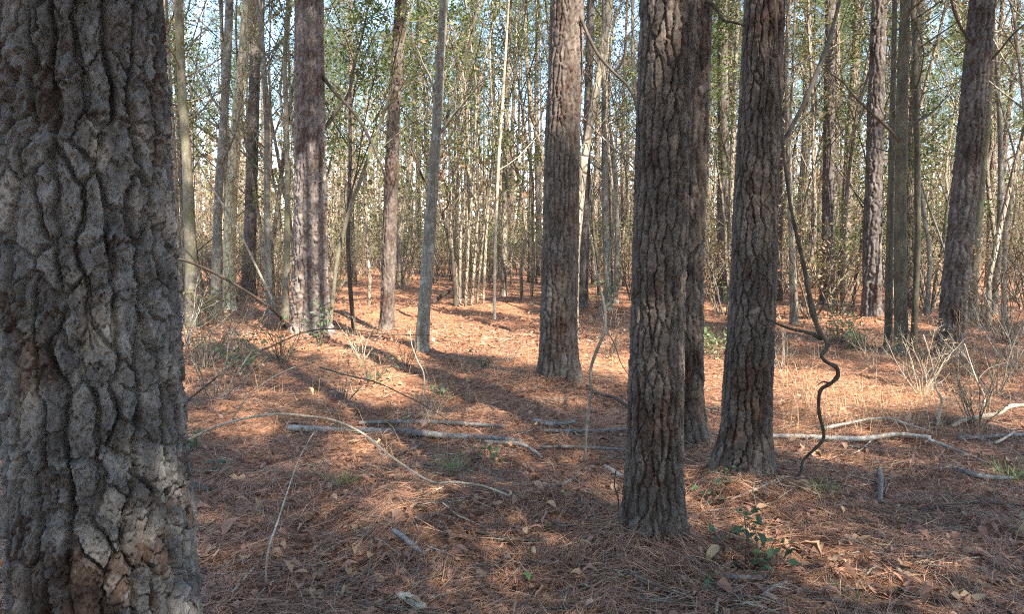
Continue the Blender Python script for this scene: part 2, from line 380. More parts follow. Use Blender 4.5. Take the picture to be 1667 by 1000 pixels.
# ------------------------------------------------------------------ bark
def bark_grid(cx, cy, rad, z, nu, cw, ch, dep, seed, fade_top, wf=1.0):
    """displaced trunk surface: arrays (nz, nu)"""
    nz = len(z); th = np.linspace(0, 2 * np.pi, nu, endpoint=False)
    TH, Z = np.meshgrid(th, z); R0 = float(np.median(rad)); RR = rad[:, None]
    ct, st = np.cos(TH) * R0, np.sin(TH) * R0
    nc = max(6, int(round(2 * np.pi * R0 / cw)))
    k = 1 / cw
    wu = (fbm(ct * k * .9, st * k * .9, Z * k * .45, seed + 1, 3) - .5) * .9
    wv = (fbm(ct * k * .7, st * k * .7, Z * k * .5, seed + 5, 3) - .5) * .9
    U = TH / (2 * np.pi) * nc + wu; W = Z / ch + wv
    def voro(U, W, nc, seed, jit=.85):
        ui, wi = np.floor(U).astype(int), np.floor(W).astype(int)
        B1 = np.full(U.shape, 1e9); B2 = B1.copy()
        P1u = np.zeros_like(U); P1w = P1u.copy(); P2u = P1u.copy(); P2w = P1u.copy(); ID = np.zeros(U.shape, int)
        for dj in (-1, 0, 1):
            for di in (-1, 0, 1):
                a, b = ui + di, wi + dj; am = a % nc
                pu = a + .5 + jit * (cellrand(am, b, seed) - .5); pw = b + .5 + jit * (cellrand(am, b, seed + 3) - .5)
                d = (U - pu) ** 2 + (W - pw) ** 2; cid = am + (b + 50) * nc
                c1 = d < B1; c2 = (~c1) & (d < B2)
                B2 = np.where(c1, B1, np.where(c2, d, B2)); P2u = np.where(c1, P1u, np.where(c2, pu, P2u)); P2w = np.where(c1, P1w, np.where(c2, pw, P2w))
                B1 = np.where(c1, d, B1); P1u = np.where(c1, pu, P1u); P1w = np.where(c1, pw, P1w); ID = np.where(c1, cid, ID)
        du, dw = P2u - P1u, P2w - P1w; ln = np.sqrt(du * du + dw * dw) + 1e-6
        return ID, (B2 - B1) / (2 * ln), np.abs(du) / ln, P1u, P1w
    jag_u = (fbm(ct * k * 4.5, st * k * 4.5, Z * k * 3.2, seed + 2, 3) - .5); jag_v = (fbm(ct * k * 4.5, st * k * 4.5, Z * k * 3.2, seed + 6, 3) - .5)
    U = U + jag_u * .26; W = W + jag_v * .22
    ID, edge, hor, P1u, P1w = voro(U, W, nc, seed)
    wid = .04 + .19 * hor ** 2
    wid = wf * wid * (.30 + 1.35 * fbm(ct * k * .5, st * k * .5, Z * k * .3, seed + 9, 2))
    cut = .48 + .52 * sstep(.25, .8, hor); prof = 1 - cut * (1 - sstep(.25, .85, edge / wid))
    cr = VALS[PERM[(ID * 31 + seed) & 255]]; cr2 = VALS[PERM[(ID * 17 + seed + 77) & 255]]; cr3 = VALS[PERM[(ID * 11 + seed + 33) & 255]]
    shingle = (P1w - W) * (.15 + .45 * cr2) + (U - P1u) * (cr3 - .5) * .8
    # flakes within the plates, two sizes
    W2 = W * 3 + jag_u * 1.2 + 1.7; I2, e2, h2, _, P2w_ = voro(U * 2 + jag_v * .9 + 3.3, W2, nc * 2, seed + 41)
    f2 = VALS[PERM[(I2 * 23 + seed + 9) & 255]] + .55 * (P2w_ - W2) - .5 * (1 - sstep(0, .07, e2))
    W3 = W * 8 + jag_u * 2.5 + .9; I3, e3, h3, _, P3w_ = voro(U * 5 + jag_v * 2.2 + .4, W3, nc * 5, seed + 61)
    f3 = VALS[PERM[(I3 * 29 + seed + 5) & 255]] + .5 * (P3w_ - W3)
    n2 = fbm(ct * k * 9, st * k * 9, Z * k * 7, seed + 15, 3) - .5
    inner = .25 + .75 * prof
    H = prof * (.70 + .26 * cr + .16 * shingle) + .34 * (f2 - .4) * inner + .15 * (f3 - .4) * inner + .20 * n2
    fade = sstep(fade_top + 1.0, fade_top, Z)
    disp = (H - .55) * dep * fade * np.clip(RR / R0, .7, 1.4)
    # slow out-of-round of the whole stem
    disp = disp + RR * .045 * (fbm(np.cos(TH) * 1.3, np.sin(TH) * 1.3, Z * 1.4, seed + 20, 2) - .5) * 2
    fl = np.exp(-np.clip(Z - z[0] - .1, 0, 9) / .16); disp = disp + RR * .5 * fl * (vnoise(np.cos(TH) * 1.6 + 4, np.sin(TH) * 1.6, seed * .1, seed) - .35)
    r = RR + disp
    P = np.stack([cx[:, None] + r * np.cos(TH), cy[:, None] + r * np.sin(TH), np.broadcast_to(Z, r.shape)], -1)
    tu = np.roll(P, -1, 1) - np.roll(P, 1, 1); tz = np.gradient(P, axis=0)
    nrm = np.cross(tu, tz); nrm /= np.linalg.norm(nrm, axis=-1)[..., None] + 1e-12
    return P, nrm, ID, edge / wid, .36 * cr + .36 * VALS[PERM[(I2 * 13 + seed + 19) & 255]] + .28 * VALS[PERM[(I3 * 37 + seed + 3) & 255]]

def trunk_axis(s):
    """centre line of a trunk (relative to its base) from its pixel path: z, x, radius functions"""
    pts = [(at(x, y, s['D']), w / 2 / F_PX * (s['D'] / ray(x, y).y) / math.sqrt(1 + ((x - 833.5) / F_PX) ** 2)) for x, y, w in s['path']]
    b = pts[0][0]
    zz = np.array([p.z for p, _ in pts]); xx = np.array([p.x for p, _ in pts]); rr = np.array([r for _, r in pts])
    gz = gf(float(np.interp(0, zz, xx)) if zz[0] > .05 else b.x, s['D'])
    if zz[0] > gz:                      # base below the frame: carry the line down to the ground
        sl = (xx[1] - xx[0]) / (zz[1] - zz[0]); xx = np.insert(xx, 0, xx[0] - sl * (zz[0] - gz)); rr = np.insert(rr, 0, rr[0] * 1.12); zz = np.insert(zz, 0, gz)
    return zz, xx, rr, gz

def axis_eval(zz, xx, rr, z, H):
    top = zz[-1]; sl = (xx[-1] - xx[-2]) / (zz[-1] - zz[-2])
    x = np.interp(z, zz, xx); x = np.where(z > top, xx[-1] + sl * (z - top) * .7, x); x = np.where(z < zz[0], xx[0], x)
    r = np.interp(z, zz, rr); r = np.where(z > top, rr[-1] * np.clip(1 - (z - top) / (H - top), .06, 1) ** .8, r)
    if len(zz) > 2:                     # soften the corners of the polyline
        ker = np.ones(9) / 9; pad = lambda q: np.concatenate([np.full(4, q[0]), q, np.full(4, q[-1])])
        n = int((z < top).sum())
        if n > 30:
            w = max(3, n // 8) | 1; k2 = np.ones(w) / w
            x2 = np.convolve(np.concatenate([np.full(w // 2, x[0]), x[:n], np.full(w // 2, x[n - 1])]), k2, 'valid')
            m = sstep(0, w * .5, np.arange(n)) * sstep(n - 1, n - 1 - w * .5, np.arange(n)); x[:n] = x[:n] * (1 - m) + x2 * m
    return x, r

def random_dead_branch(geo, o, az, length, r0, rnd, up=.15):
    n = 6; p = np.array(o, float); d = np.array([math.cos(az), math.sin(az), up]); pts = [p.copy()]
    for k in range(n):
        d = d + np.array([rnd.uniform(-.25, .25), rnd.uniform(-.25, .25), rnd.uniform(-.22, .2)]); d /= np.linalg.norm(d)
        p = p + d * length / n; pts.append(p.copy())
    geo.tube(pts, np.linspace(r0, r0 * .25, n + 1), 4, False)
    for k in range(rnd.randint(1, 4)):
        i = rnd.randint(2, n); q = pts[i].copy(); dd = d + np.array([rnd.uniform(-1, 1), rnd.uniform(-1, 1), rnd.uniform(-.4, .7)]); dd /= np.linalg.norm(dd)
        geo.tube([q, q + dd * length * .18, q + dd * length * .33 + np.array([0, 0, .03])], [r0 * .4, r0 * .3, r0 * .12], 3, False)

# ------------------------------------------------------------------ shared crowns, trees, shrubs
def leaf_quads(c, size, rng, up=.4, elong=1.9):
    """(n,3) centres -> folded leaf diamonds"""
    n = len(c); d = rng.normal(size=(n, 3)); d[:, 2] = d[:, 2] * .6 - .1; d /= np.linalg.norm(d, axis=1)[:, None]
    nn = rng.normal(size=(n, 3)); nn[:, 2] += up * 3; s = np.cross(d, nn); s /= np.linalg.norm(s, axis=1)[:, None] + 1e-9
    nn = np.cross(s, d); L = size * (.6 + .8 * rng.random(n))[:, None]; w = L / elong
    V = np.stack([c, c + d * L * .5 + s * w * .5 + nn * w * .12, c + d * L, c + d * L * .5 - s * w * .5 + nn * w * .12], 1)
    Q = np.arange(4 * n).reshape(n, 4)
    return V.reshape(-1, 3), Q

def needle_tufts(c, dirs, rng, nn=19, length=.23, width=.015):
    n = len(c); C = np.repeat(c, nn, 0); D = np.repeat(dirs, nn, 0)
    d = D * .7 + rng.normal(size=(n * nn, 3)) * .75; d /= np.linalg.norm(d, axis=1)[:, None]
    s = np.cross(d, rng.normal(size=(n * nn, 3))); s /= np.linalg.norm(s, axis=1)[:, None] + 1e-9
    L = length * (.7 + .6 * rng.random(n * nn))[:, None]
    V = np.stack([C - s * width * .5, C + s * width * .5, C + d * L], 1)
    return V.reshape(-1, 3), np.arange(3 * n * nn).reshape(-1, 3)

def pine_crown(seed, H=1.0, z0=0.0, n_br=78, spread=2.3, nn=19):
    """crown from z0 to H (metres above the base): branch mesh + needle mesh"""
    rnd = random.Random(seed); rng = np.random.default_rng(seed); br = Geo(); cs, ds = [], []
    for k in range(n_br):
        f = (k + rnd.random()) / n_br; z = z0 + (H - z0) * f ** .9
        az = k * 2.4 + rnd.uniform(-.5, .5); ln = spread * (1 - f) ** .65 * rnd.uniform(.55, 1.1) + .25
        p = np.array([0, 0, z]); d = np.array([math.cos(az), math.sin(az), .15 + .6 * f + rnd.uniform(-.15, .15)]); d /= np.linalg.norm(d)
        pts = [p.copy()]
        for i in range(4):
            d = d + np.array([rnd.uniform(-.2, .2), rnd.uniform(-.2, .2), rnd.uniform(-.05, .25)]); d /= np.linalg.norm(d)
            p = p + d * ln / 4; pts.append(p.copy())
            if i >= 1:
                for q in range(rnd.randint(4, 7)):
                    e = d * .5 + np.array([rnd.uniform(-1, 1), rnd.uniform(-1, 1), rnd.uniform(-.4, .8)]); e /= np.linalg.norm(e)
                    c = p + e * rnd.uniform(.08, .42) - d * rnd.uniform(0, ln / 4); cs.append(c); ds.append(e)
        cs.append(p.copy()); ds.append(d.copy())
        br.tube(pts, np.linspace(.022 * (1 - .6 * f), .006, 5), 3, False)
    cs, ds = np.array(cs), np.array(ds)
    V, T = needle_tufts(cs, ds, rng, nn)
    return br, (V, T)

def grow(geo, tips, p, d, ln, r, lev, rnd, wob=.18, up=.06, kids=(9, 5, 3), ns=(7, 4, 3, 3), ratio=.42, t0=.3, spread=.9):
    n = (9, 5, 4, 3)[min(lev, 3)]; pts = [p.copy()]; dirs = [d.copy()]
    for k in range(n):
        d = d + np.array([rnd.gauss(0, wob), rnd.gauss(0, wob), rnd.gauss(0, wob * .5) + up]); d /= np.linalg.norm(d)
        p = p + d * ln / n; pts.append(p.copy()); dirs.append(d.copy())
    geo.tube(pts, r * np.linspace(1, .28, n + 1) ** .9, ns[min(lev, 3)], False)
    if lev >= 1:
        for i in range(1, n + 1): tips.append((pts[i], dirs[i], lev))
    if lev < len(kids):
        for k in range(kids[lev]):
            t = t0 + (1 - t0) * (k + rnd.random()) / kids[lev]; i = min(int(t * n), n - 1); q = pts[i] + (pts[i + 1] - pts[i]) * (t * n - i)
            az = rnd.uniform(0, 2 * math.pi); e = dirs[i] * rnd.uniform(.5, 1.0) + spread * np.array([math.cos(az), math.sin(az), rnd.uniform(-.1, .5)]); e /= np.linalg.norm(e)
            grow(geo, tips, q, e, ln * ratio * (1.15 - .6 * t) * rnd.uniform(.7, 1.25), r * .42 * (1.1 - .5 * t), lev + 1, rnd, wob * 1.15, up, kids, ns, ratio, .25, spread)

def hard_proto(seed, H, r, kids, leafn, leafsize, leafmat, stemmat, lean=.05, t0=.3, ratio=.36, up=.06, wob=.10):
    rnd = random.Random(seed); rng = np.random.default_rng(seed)
    geo, tips = Geo(), []; a = rnd.uniform(0, 6.28)
    d = np.array([math.cos(a) * lean, math.sin(a) * lean, 1.0]); d /= np.linalg.norm(d)
    grow(geo, tips, np.array([0, 0, -.1]), d, H, r, 0, rnd, wob, up, kids, ratio=ratio, t0=t0)
    stem = geo.mesh('trunk', stemmat); fol = None
    if leafn:
        tp = [t for t in tips if t[2] >= 2] or tips; w = rng.random(len(tp)) ** 6 + .002; idx = rng.choice(len(tp), leafn, p=w / w.sum())
        c = np.array([tp[i][0] for i in idx]) + rng.normal(size=(leafn, 3)) * .10
        V, Q = leaf_quads(c, leafsize, rng); fol = mk_mesh('crown', V, [Q], leafmat, False)
    return stem, fol

def shrub_proto(seed, H, nst, kids, leafn, leafsize, leafmat, stemmat, spread=.5):
    rnd = random.Random(seed); rng = np.random.default_rng(seed); geo, tips = Geo(), []
    for k in range(nst):
        a = k * 2.4 + rnd.uniform(-.4, .4); s = spread * rnd.uniform(.2, 1.0)
        d = np.array([math.cos(a) * s, math.sin(a) * s, 1.0]); d /= np.linalg.norm(d)
        o = np.array([math.cos(a), math.sin(a), 0]) * rnd.uniform(.02, .12) * H * .4; o[2] = -.05
        grow(geo, tips, o, d, H * rnd.uniform(.6, 1.05), .007 * H * rnd.uniform(.6, 1.2) + .002, 1, rnd, .13, .05, (0,) + kids, ratio=.45, t0=.25)
    stem = geo.mesh('stem', stemmat); fol = None
    if leafn:
        idx = rng.integers(0, len(tips), leafn)
        c = np.array([tips[i][0] for i in idx]) + rng.normal(size=(leafn, 3)) * .05 * H ** .5
        V, Q = leaf_quads(c, leafsize, rng); fol = mk_mesh('foliage', V, [Q], leafmat, False)
    return stem, fol

# pine stock: whole trees H metres tall
PINES = []
for k in range(5):
    rnd = random.Random(100 + k); H = (19, 22, 17, 20.5, 18)[k]; z0 = H * (.52, .58, .47, .55, .5)[k]
    tr = Geo(); n = 26; z = np.linspace(-.2, H - .3, n); ph = rnd.uniform(0, 6)
    x = .10 * np.sin(z * .35 + ph) + .02 * np.sin(z * 1.3 + ph); y = .09 * np.cos(z * .3 + ph * 2)
    x -= x[1]; y -= y[1]; r = .13 * np.clip(1 - z / H, .04, 1) ** .75 + .03 * np.exp(-np.clip(z, 0, 9) / .25)
    tr.tube(np.stack([x, y, z], -1), r, 11)
    db = Geo()
    for q in range(rnd.randint(11, 17)):
        zz = rnd.uniform(1.6, z0 + 1); random_dead_branch(db, (float(np.interp(zz, z, x)), float(np.interp(zz, z, y)), zz), rnd.uniform(0, 6.28), rnd.uniform(.4, 1.9), .012, rnd)
    br, (V, T) = pine_crown(200 + k, H, z0)
    for P_ in br.V: P_[:, 0] += np.interp(P_[:, 2], z, x); P_[:, 1] += np.interp(P_[:, 2], z, y)
    PINES.append(dict(H=H, trunk=tr.mesh('trunk', M['bark_far']), dead=db.mesh('dead_branch', M['sap_far']), limbs=br.mesh('limbs', M['bark_far']),
                      crown=mk_mesh('crown', V, [T], M['needle_green'], False), thin=mk_mesh('crown', V, [T.reshape(-1, 19, 3)[:, ::2].reshape(-1, 3)], M['needle_green'], False)))
HARDS = [hard_proto(300, 11, .055, (10, 5, 3), 260, .075, M['leaf_tan'], M['sap_far']),
         hard_proto(301, 9, .04, (11, 5, 3), 420, .07, M['leaf_olive'], M['sap_far'], .12),
         hard_proto(302, 13, .07, (12, 5, 3), 200, .08, M['leaf_tan'], M['hard_pale'], .03, .4),
         hard_proto(303, 7.5, .032, (10, 5, 3), 500, .07, M['leaf_olive'], M['hard_pale'], .15),
         hard_proto(304, 10, .045, (9, 5, 4), 900, .07, M['leaf_ever'], M['sap_far'], .08, .25),
         hard_proto(305, 6, .028, (9, 6, 3), 300, .065, M['leaf_tan'], M['sap_far'], .2, .2)]
EVER = [hard_proto(310, 7.5, .045, (13, 7, 4), 4000, .07, M['leaf_ever'], M['twig_dark'], .08, .22, .40),
        hard_proto(311, 6.0, .04, (12, 7, 4), 3400, .07, M['leaf_ever'], M['sap_far'], .1, .2, .42),
        hard_proto(312, 8.5, .05, (13, 6, 4), 3200, .07, M['leaf_olive'], M['sap_far'], .06, .35, .36)]
SHADE_EVER = hard_proto(313, 7.5, .05, (14, 8, 4), 9000, .09, M['leaf_ever'], M['twig_dark'], .06, .2, .42)  # leafier evergreen stock, added out of view to block the sun
SHRUBS = [shrub_proto(320, 2.6, 8, (6, 4), 900, .065, M['leaf_olive'], M['sap_far']),
          shrub_proto(321, 2.0, 9, (6, 4), 700, .06, M['leaf_tan'], M['sap_far'], .7),
          shrub_proto(322, 3.4, 7, (7, 4), 1200, .07, M['leaf_olive'], M['hard_pale']),
          shrub_proto(323, 2.4, 9, (6, 4), 250, .06, M['leaf_tan'], M['hard_pale'], .6),
          shrub_proto(324, 3.0, 8, (7, 4), 1800, .07, M['leaf_ever'], M['sap_far']),
          shrub_proto(325, 1.6, 10, (6, 4), 500, .055, M['leaf_olive'], M['sap_far'], .8)]

# ------------------------------------------------------------------ near pines
def near_pine(s, idx):
    zz, xx, rr, gz = trunk_axis(s); D = s['D']; top_vis = zz[-1]
    Hh = max(16.0, top_vis + 7) + (idx * 37 % 5)
    bx = float(np.interp(gz, zz, xx)); base = Vector((bx, D, gz))
    ztop = top_vis + .35
    zlow = gz - .12 if s['k'] != 'giant' else gz + .42
    z = np.concatenate([np.linspace(gz - .12, zlow, 40)[:-1] if zlow > gz else [], np.linspace(zlow, ztop, s['nv']), np.linspace(ztop, Hh, 16)[1:]])
    nv_all = len(z) - 15
    x, r = axis_eval(zz, xx, rr, z, Hh)
    r = r * (1 + .16 * np.exp(-np.clip(z - gz, 0, 9) / .10))
    P, nrm, ID, eg, pl = bark_grid(x - bx, np.zeros_like(z), r, z - gz, s['nu'], s['cw'], s['ch'], s['dep'], 40 + idx * 23, ztop - gz, 1.0 if s['plates'] else 1.5 if s['D'] < 9 else 2.1)
    nz, nu = P.shape[:2]
    t = thing('pine_tree', s['label'], 'tree', base)
    Vv, Nn, A = P.reshape(-1, 3), nrm.reshape(-1, 3), pl.ravel()
    i = np.arange(nz - 1)[:, None]; j = np.arange(nu)[None]
    Q = np.stack([i * nu + j, i * nu + (j + 1) % nu, (i + 1) * nu + (j + 1) % nu, (i + 1) * nu + j], -1).reshape(-1, 4)
    mat = M[s['mat']]
    if s['plates']:
        idf = ID.ravel()[Q]; ef = eg.ravel()[Q]
        same = (idf == idf[:, :1]).all(1) & (ef > .30).all(1) & (Q[:, 2] // nu < nv_all)
        cen = Vv[Q].mean(1); cell = np.where(same, idf[:, 0], -1)
        ids, cnt = np.unique(cell[cell >= 0], return_counts=True)
        # those that show largest: facing the camera and inside the frame
        tocam = np.array([0, 0, CAM_H]) - (np.array(base)); score = {}
        nf = Nn[Q].mean(1); face = (nf @ (np.array([tocam[0], tocam[1], 0]) / np.hypot(tocam[0], tocam[1])) > -.05)
        vis = face & ((cen[:, 2] + gz) < top_vis + .02)
        order = np.argsort(cell, kind='stable'); cs_ = cell[order]; st_ = np.searchsorted(cs_, ids); en_ = np.searchsorted(cs_, ids, side='right')
        cand = [(int(vis[order[a:b]].sum()), int(k), a, b) for k, a, b in zip(ids, st_, en_)]
        cand = sorted([c for c in cand if c[0] > 12], reverse=True)[:s['plates']]
        used = np.zeros(len(Q), bool)
        for _, k, a, b in cand: used[order[a:b]] = True
        rest = Q[~used]
        uq, inv = np.unique(rest, return_inverse=True)
        zc = np.concatenate([z[:nv_all:12]]) - gz; core = Geo()
        core.tube(np.stack([np.interp(zc + gz, z, x) - bx, np.zeros_like(zc), zc], -1), np.interp(zc + gz, z, r) - s['dep'] * 1.15, 20, False)
        Vc = np.vstack(core.V); Qc = np.vstack(core.Q) + len(uq)
        Vt = np.vstack([Vv[uq], Vc]); ax = np.stack([np.interp(Vc[:, 2] + gz, z, x) - bx, 0 * Vc[:, 2], Vc[:, 2]], -1); Nc = Vc - ax; Nc /= np.linalg.norm(Nc, axis=1)[:, None]
        tr = link('trunk', mk_mesh('trunk', Vt, [inv.reshape(-1, 4), Qc], mat, True, np.concatenate([A[uq], np.zeros(len(Vc))]), np.vstack([Nn[uq], Nc])), t)
        for _, k, a, b in cand:
            q = Q[order[a:b]]; uq, inv = np.unique(q, return_inverse=True)
            link('bark_plate', mk_mesh('bark_plate', Vv[uq], [inv.reshape(-1, 4)], mat, True, A[uq], Nn[uq]), tr)
    else:
        tr = link('trunk', mk_mesh('trunk', Vv, [Q], mat, True, A), t)
    # limbs and needles above the frame
    pr = PINES[idx % 5]; dx = float(x[-1] - bx); sc = (Hh - gz) / pr['H']
    for nm, key in (('limbs', 'limbs'), ('crown', 'crown')):
        o = link(nm, pr[key], t); o['kind'] = 'stuff'; o.scale = (min(sc, 1.0),) * 3; o.rotation_euler = (0, 0, idx * 1.3)
        o.location = (dx * .85, 0, (Hh - gz) - pr['H'] * min(sc, 1.0))
    return t, base
NEAR = {}
for i_, s in enumerate(SPEC): NEAR[s['k']] = near_pine(s, i_)

def hard_tree(s, idx):
    zz, xx, rr, gz = trunk_axis(s); D = s['D']; Hh = zz[-1] + 3.5; bx = float(np.interp(gz, zz, xx))
    z = np.concatenate([np.linspace(gz - .1, zz[-1], 60), np.linspace(zz[-1], Hh, 8)[1:]])
    x, r = axis_eval(zz, xx, rr, z, Hh); r = r * (1 + .3 * np.exp(-np.clip(z - gz, 0, 9) / .12))
    ys = .10 * np.sin((z - gz) * .6 + idx)
    ns = 16; th = np.linspace(0, 2 * np.pi, ns, endpoint=False)
    TH, Z = np.meshgrid(th, z); rr2 = r[:, None] * (1 + .16 * (fbm(np.cos(TH) * 1.5 + idx, np.sin(TH) * 1.5, Z * 3, 30 + idx) - .5) * 2)
    V = np.stack([(x - bx)[:, None] + rr2 * np.cos(TH), (ys - ys[0])[:, None] + rr2 * np.sin(TH), Z - gz], -1).reshape(-1, 3)
    i = np.arange(len(z) - 1)[:, None]; j = np.arange(ns)[None]
    Q = np.stack([i * ns + j, i * ns + (j + 1) % ns, (i + 1) * ns + (j + 1) % ns, (i + 1) * ns + j], -1).reshape(-1, 4)
    t = thing('hardwood_tree', s['label'], 'tree', (bx, D, gz))
    link('trunk', mk_mesh('trunk', V, [Q], M[s['mat']]), t)
    rnd = random.Random(500 + idx); rng = np.random.default_rng(500 + idx); geo, tips = Geo(), []
    for k in range(10):
        h = gz + (Hh - gz) * (.30 + .7 * (k + rnd.random()) / 10); q = np.array([np.interp(h, z, x) - bx, np.interp(h, z, ys) - ys[0], h - gz])
        a = rnd.uniform(0, 6.28); d = np.array([math.cos(a), math.sin(a), rnd.uniform(.2, 1.1)]); d /= np.linalg.norm(d)
        grow(geo, tips, q, d, rnd.uniform(.7, 2.0), float(np.interp(h, z, r)) * .32 + .002, 1, rnd, .16, .08, (0, 4, 3), ratio=.5)
    link('branches', geo.mesh('branches', M[s['mat']]), t)['kind'] = 'stuff'
    idl = rng.integers(0, len(tips), 260); c = np.array([tips[q][0] for q in idl]) + rng.normal(size=(260, 3)) * .05
    Vl, Ql = leaf_quads(c, .065, rng)
    link('crown', mk_mesh('crown', Vl, [Ql], M['leaf_olive'] if idx % 3 else M['leaf_tan'], False), t)
for i_, s in enumerate(HARD): hard_tree(s, i_)

# the clump of pale stems in the clearing
def stem_clump():
    D = base_depth(494, 765); o = gp(765, 494)
    t = thing('stem_clump_tree', 'clump of pale crowded stems forking upward from one foot in the clearing', 'tree', o)
    paths = [[(752, 496, 8), (760, 380, 7), (772, 250, 7), (768, 130, 5), (740, 50, 4), (720, 0, 3)], [(760, 497, 9), (768, 400, 8), (778, 280, 7), (782, 140, 6), (772, 60, 4), (765, 0, 3)],
             [(768, 498, 9), (778, 380, 7), (786, 280, 7), (780, 170, 6), (800, 60, 4), (815, 0, 3)], [(775, 494, 7), (790, 330, 6), (802, 240, 6), (800, 190, 5), (832, 130, 4), (850, 60, 3)],
             [(784, 490, 8), (788, 350, 7), (796, 230, 6), (790, 90, 5), (795, 0, 3)], [(757, 494, 6), (752, 380, 5), (746, 280, 4), (752, 190, 4), (735, 120, 3)]]
    rnd = random.Random(61); rng = np.random.default_rng(61); tips = []
    tw = Geo()
    for k, p in enumerate(paths):
        pp = [at(x, y, D + (k - 2.5) * .09) - o for x, y, w in p]; rr = [w * .62 / 2 / F_PX * D for _, _, w in p]
        pp = [q + Vector(((k - 2.5) * .07 * min(1, j * .5 + .3), 0, 0)) for j, q in enumerate(pp)]
        pp[0].z = -.08
        sp = smooth_path(pp, 40); ge = Geo(); ge.tube(sp, np.interp(np.linspace(0, 1, 40), np.linspace(0, 1, len(rr)), rr), 8)
        link('stem', ge.mesh('stem', M['hard_pale']), t)
        for q in range(7):
            i = rnd.randint(14, 39); d = np.array([rnd.uniform(-1, 1), rnd.uniform(-1, 1), rnd.uniform(.2, 1.2)]); d /= np.linalg.norm(d)
            grow(tw, tips, sp[i].copy(), d, rnd.uniform(.6, 1.7), .008, 1, rnd, .17, .08, (0, 4, 3), ratio=.5)
    link('branches', tw.mesh('branches', M['hard_pale']), t)['kind'] = 'stuff'
    idl = rng.integers(0, len(tips), 800); c = np.array([tips[q][0] for q in idl]) + rng.normal(size=(800, 3)) * .06
    Vl, Ql = leaf_quads(c, .07, rng); link('crown', mk_mesh('crown', Vl, [Ql], M['leaf_olive'], False), t)
stem_clump()

# ------------------------------------------------------------------ trees behind: individuals that share meshes
ZONES = [(250, 'glimpsed at the outer side of the huge left trunk'), (390, 'among mossy and pale trunks beside the huge left trunk'),
         (490, 'left of the straight pinkish grey pine'), (625, 'between the pinkish grey pine and the slim dark pine'),
         (700, 'between the slim dark pine and the bent grey tree'), (790, 'behind the clump of pale crowded stems'),
         (890, 'at the far end of the clearing'), (1035, 'between the straight middle pine and the dark middle pine'),
         (1205, 'in the gap behind the two dark right-middle trunks'), (1340, 'right of the vine-hung pine'),
         (1480, 'around the smooth olive trunk'), (1560, 'left of the leaning pine'), (9999, 'right of the leaning pine')]
def zone(px):
    for k, (lim, txt) in enumerate(ZONES):
        if px < lim: return k, txt
def px_of(x, y): return 833.5 + F_PX * x / y

OCC = [(NEAR[k][1].x, NEAR[k][1].y, .7) for k in NEAR] + [(gp(s['path'][0][0], s['path'][0][1]).x, s['D'], .5) for s in HARD]
def free(x, y, r): return all((x - a) ** 2 + (y - b) ** 2 > max(r, c) ** 2 for a, b, c in OCC)

def place_pine(x, y, k, rz, sc, label, group, lite=False):
    pr = PINES[k]; t = thing('pine_tree', label, 'tree', (x, y, gf(x, y)), group, rz, sc)
    for nm in ('trunk', 'limbs', 'crown') + (() if lite else ('dead',)):
        o = link({'dead': 'dead_branches'}.get(nm, nm), pr['thin' if nm == 'crown' and not lite else nm], t)
        if nm in ('dead', 'limbs'): o['kind'] = 'stuff'
def place(kind, pair, parts, x, y, rz, sc, label, cat, group):
    t = thing(kind, label, cat, (x, y, gf(x, y)), group, rz, sc)
    for nm, me in zip(parts, pair):
        if me is not None: link(nm, me, t)

R2 = random.Random(2024)
n = 0
while n < 185:
    px = R2.uniform(-120, 1790); d = math.sqrt(R2.uniform(13.5 ** 2, 64 ** 2)); x = (px - 833.5) / F_PX * d
    if d < 26 and 545 < px < 880: continue
    if not free(x, d, 1.3): continue
    OCC.append((x, d, 1.3)); k, ztxt = zone(px)
    far = d > 36
    sc_ = R2.uniform(.62, 1.0) if R2.random() < .55 else R2.uniform(.9, 1.2)
    place_pine(x, d, R2.randrange(5), R2.uniform(0, 6.28), sc_,
               ('far-off ' if far else '') + ('slim' if sc_ < .8 else 'tall' if sc_ < 1.0 else 'stout') + ('' if far else ' background') + ' pine ' + ztxt, ('far pines ' if far else 'background pines ') + ztxt)
    n += 1
n = 0
while n < 185:
    px = R2.uniform(-100, 1770); d = math.sqrt(R2.uniform(10 ** 2, 46 ** 2)); x = (px - 833.5) / F_PX * d
    if d < 19 and 545 < px < 880: continue
    if d < 14 and (px < 560 or R2.random() < .5): continue
    if not free(x, d, .7): continue
    OCC.append((x, d, .6)); k, ztxt = zone(px)
    j = R2.choice([0, 0, 1, 2, 2, 3, 3, 4, 5])
    place('sapling', HARDS[j], ('trunk', 'crown'), x, d, R2.uniform(0, 6.28), R2.uniform(.7, 1.2),
          ('far ' if d > 28 else '') + ['tan-leaved tall', 'olive-leaved leaning', 'pale bare', 'pale olive-leaved', 'green-leaved', 'short tan-leaved'][j] + ' sapling ' + ztxt, 'sapling', 'bare saplings ' + ztxt)
    n += 1
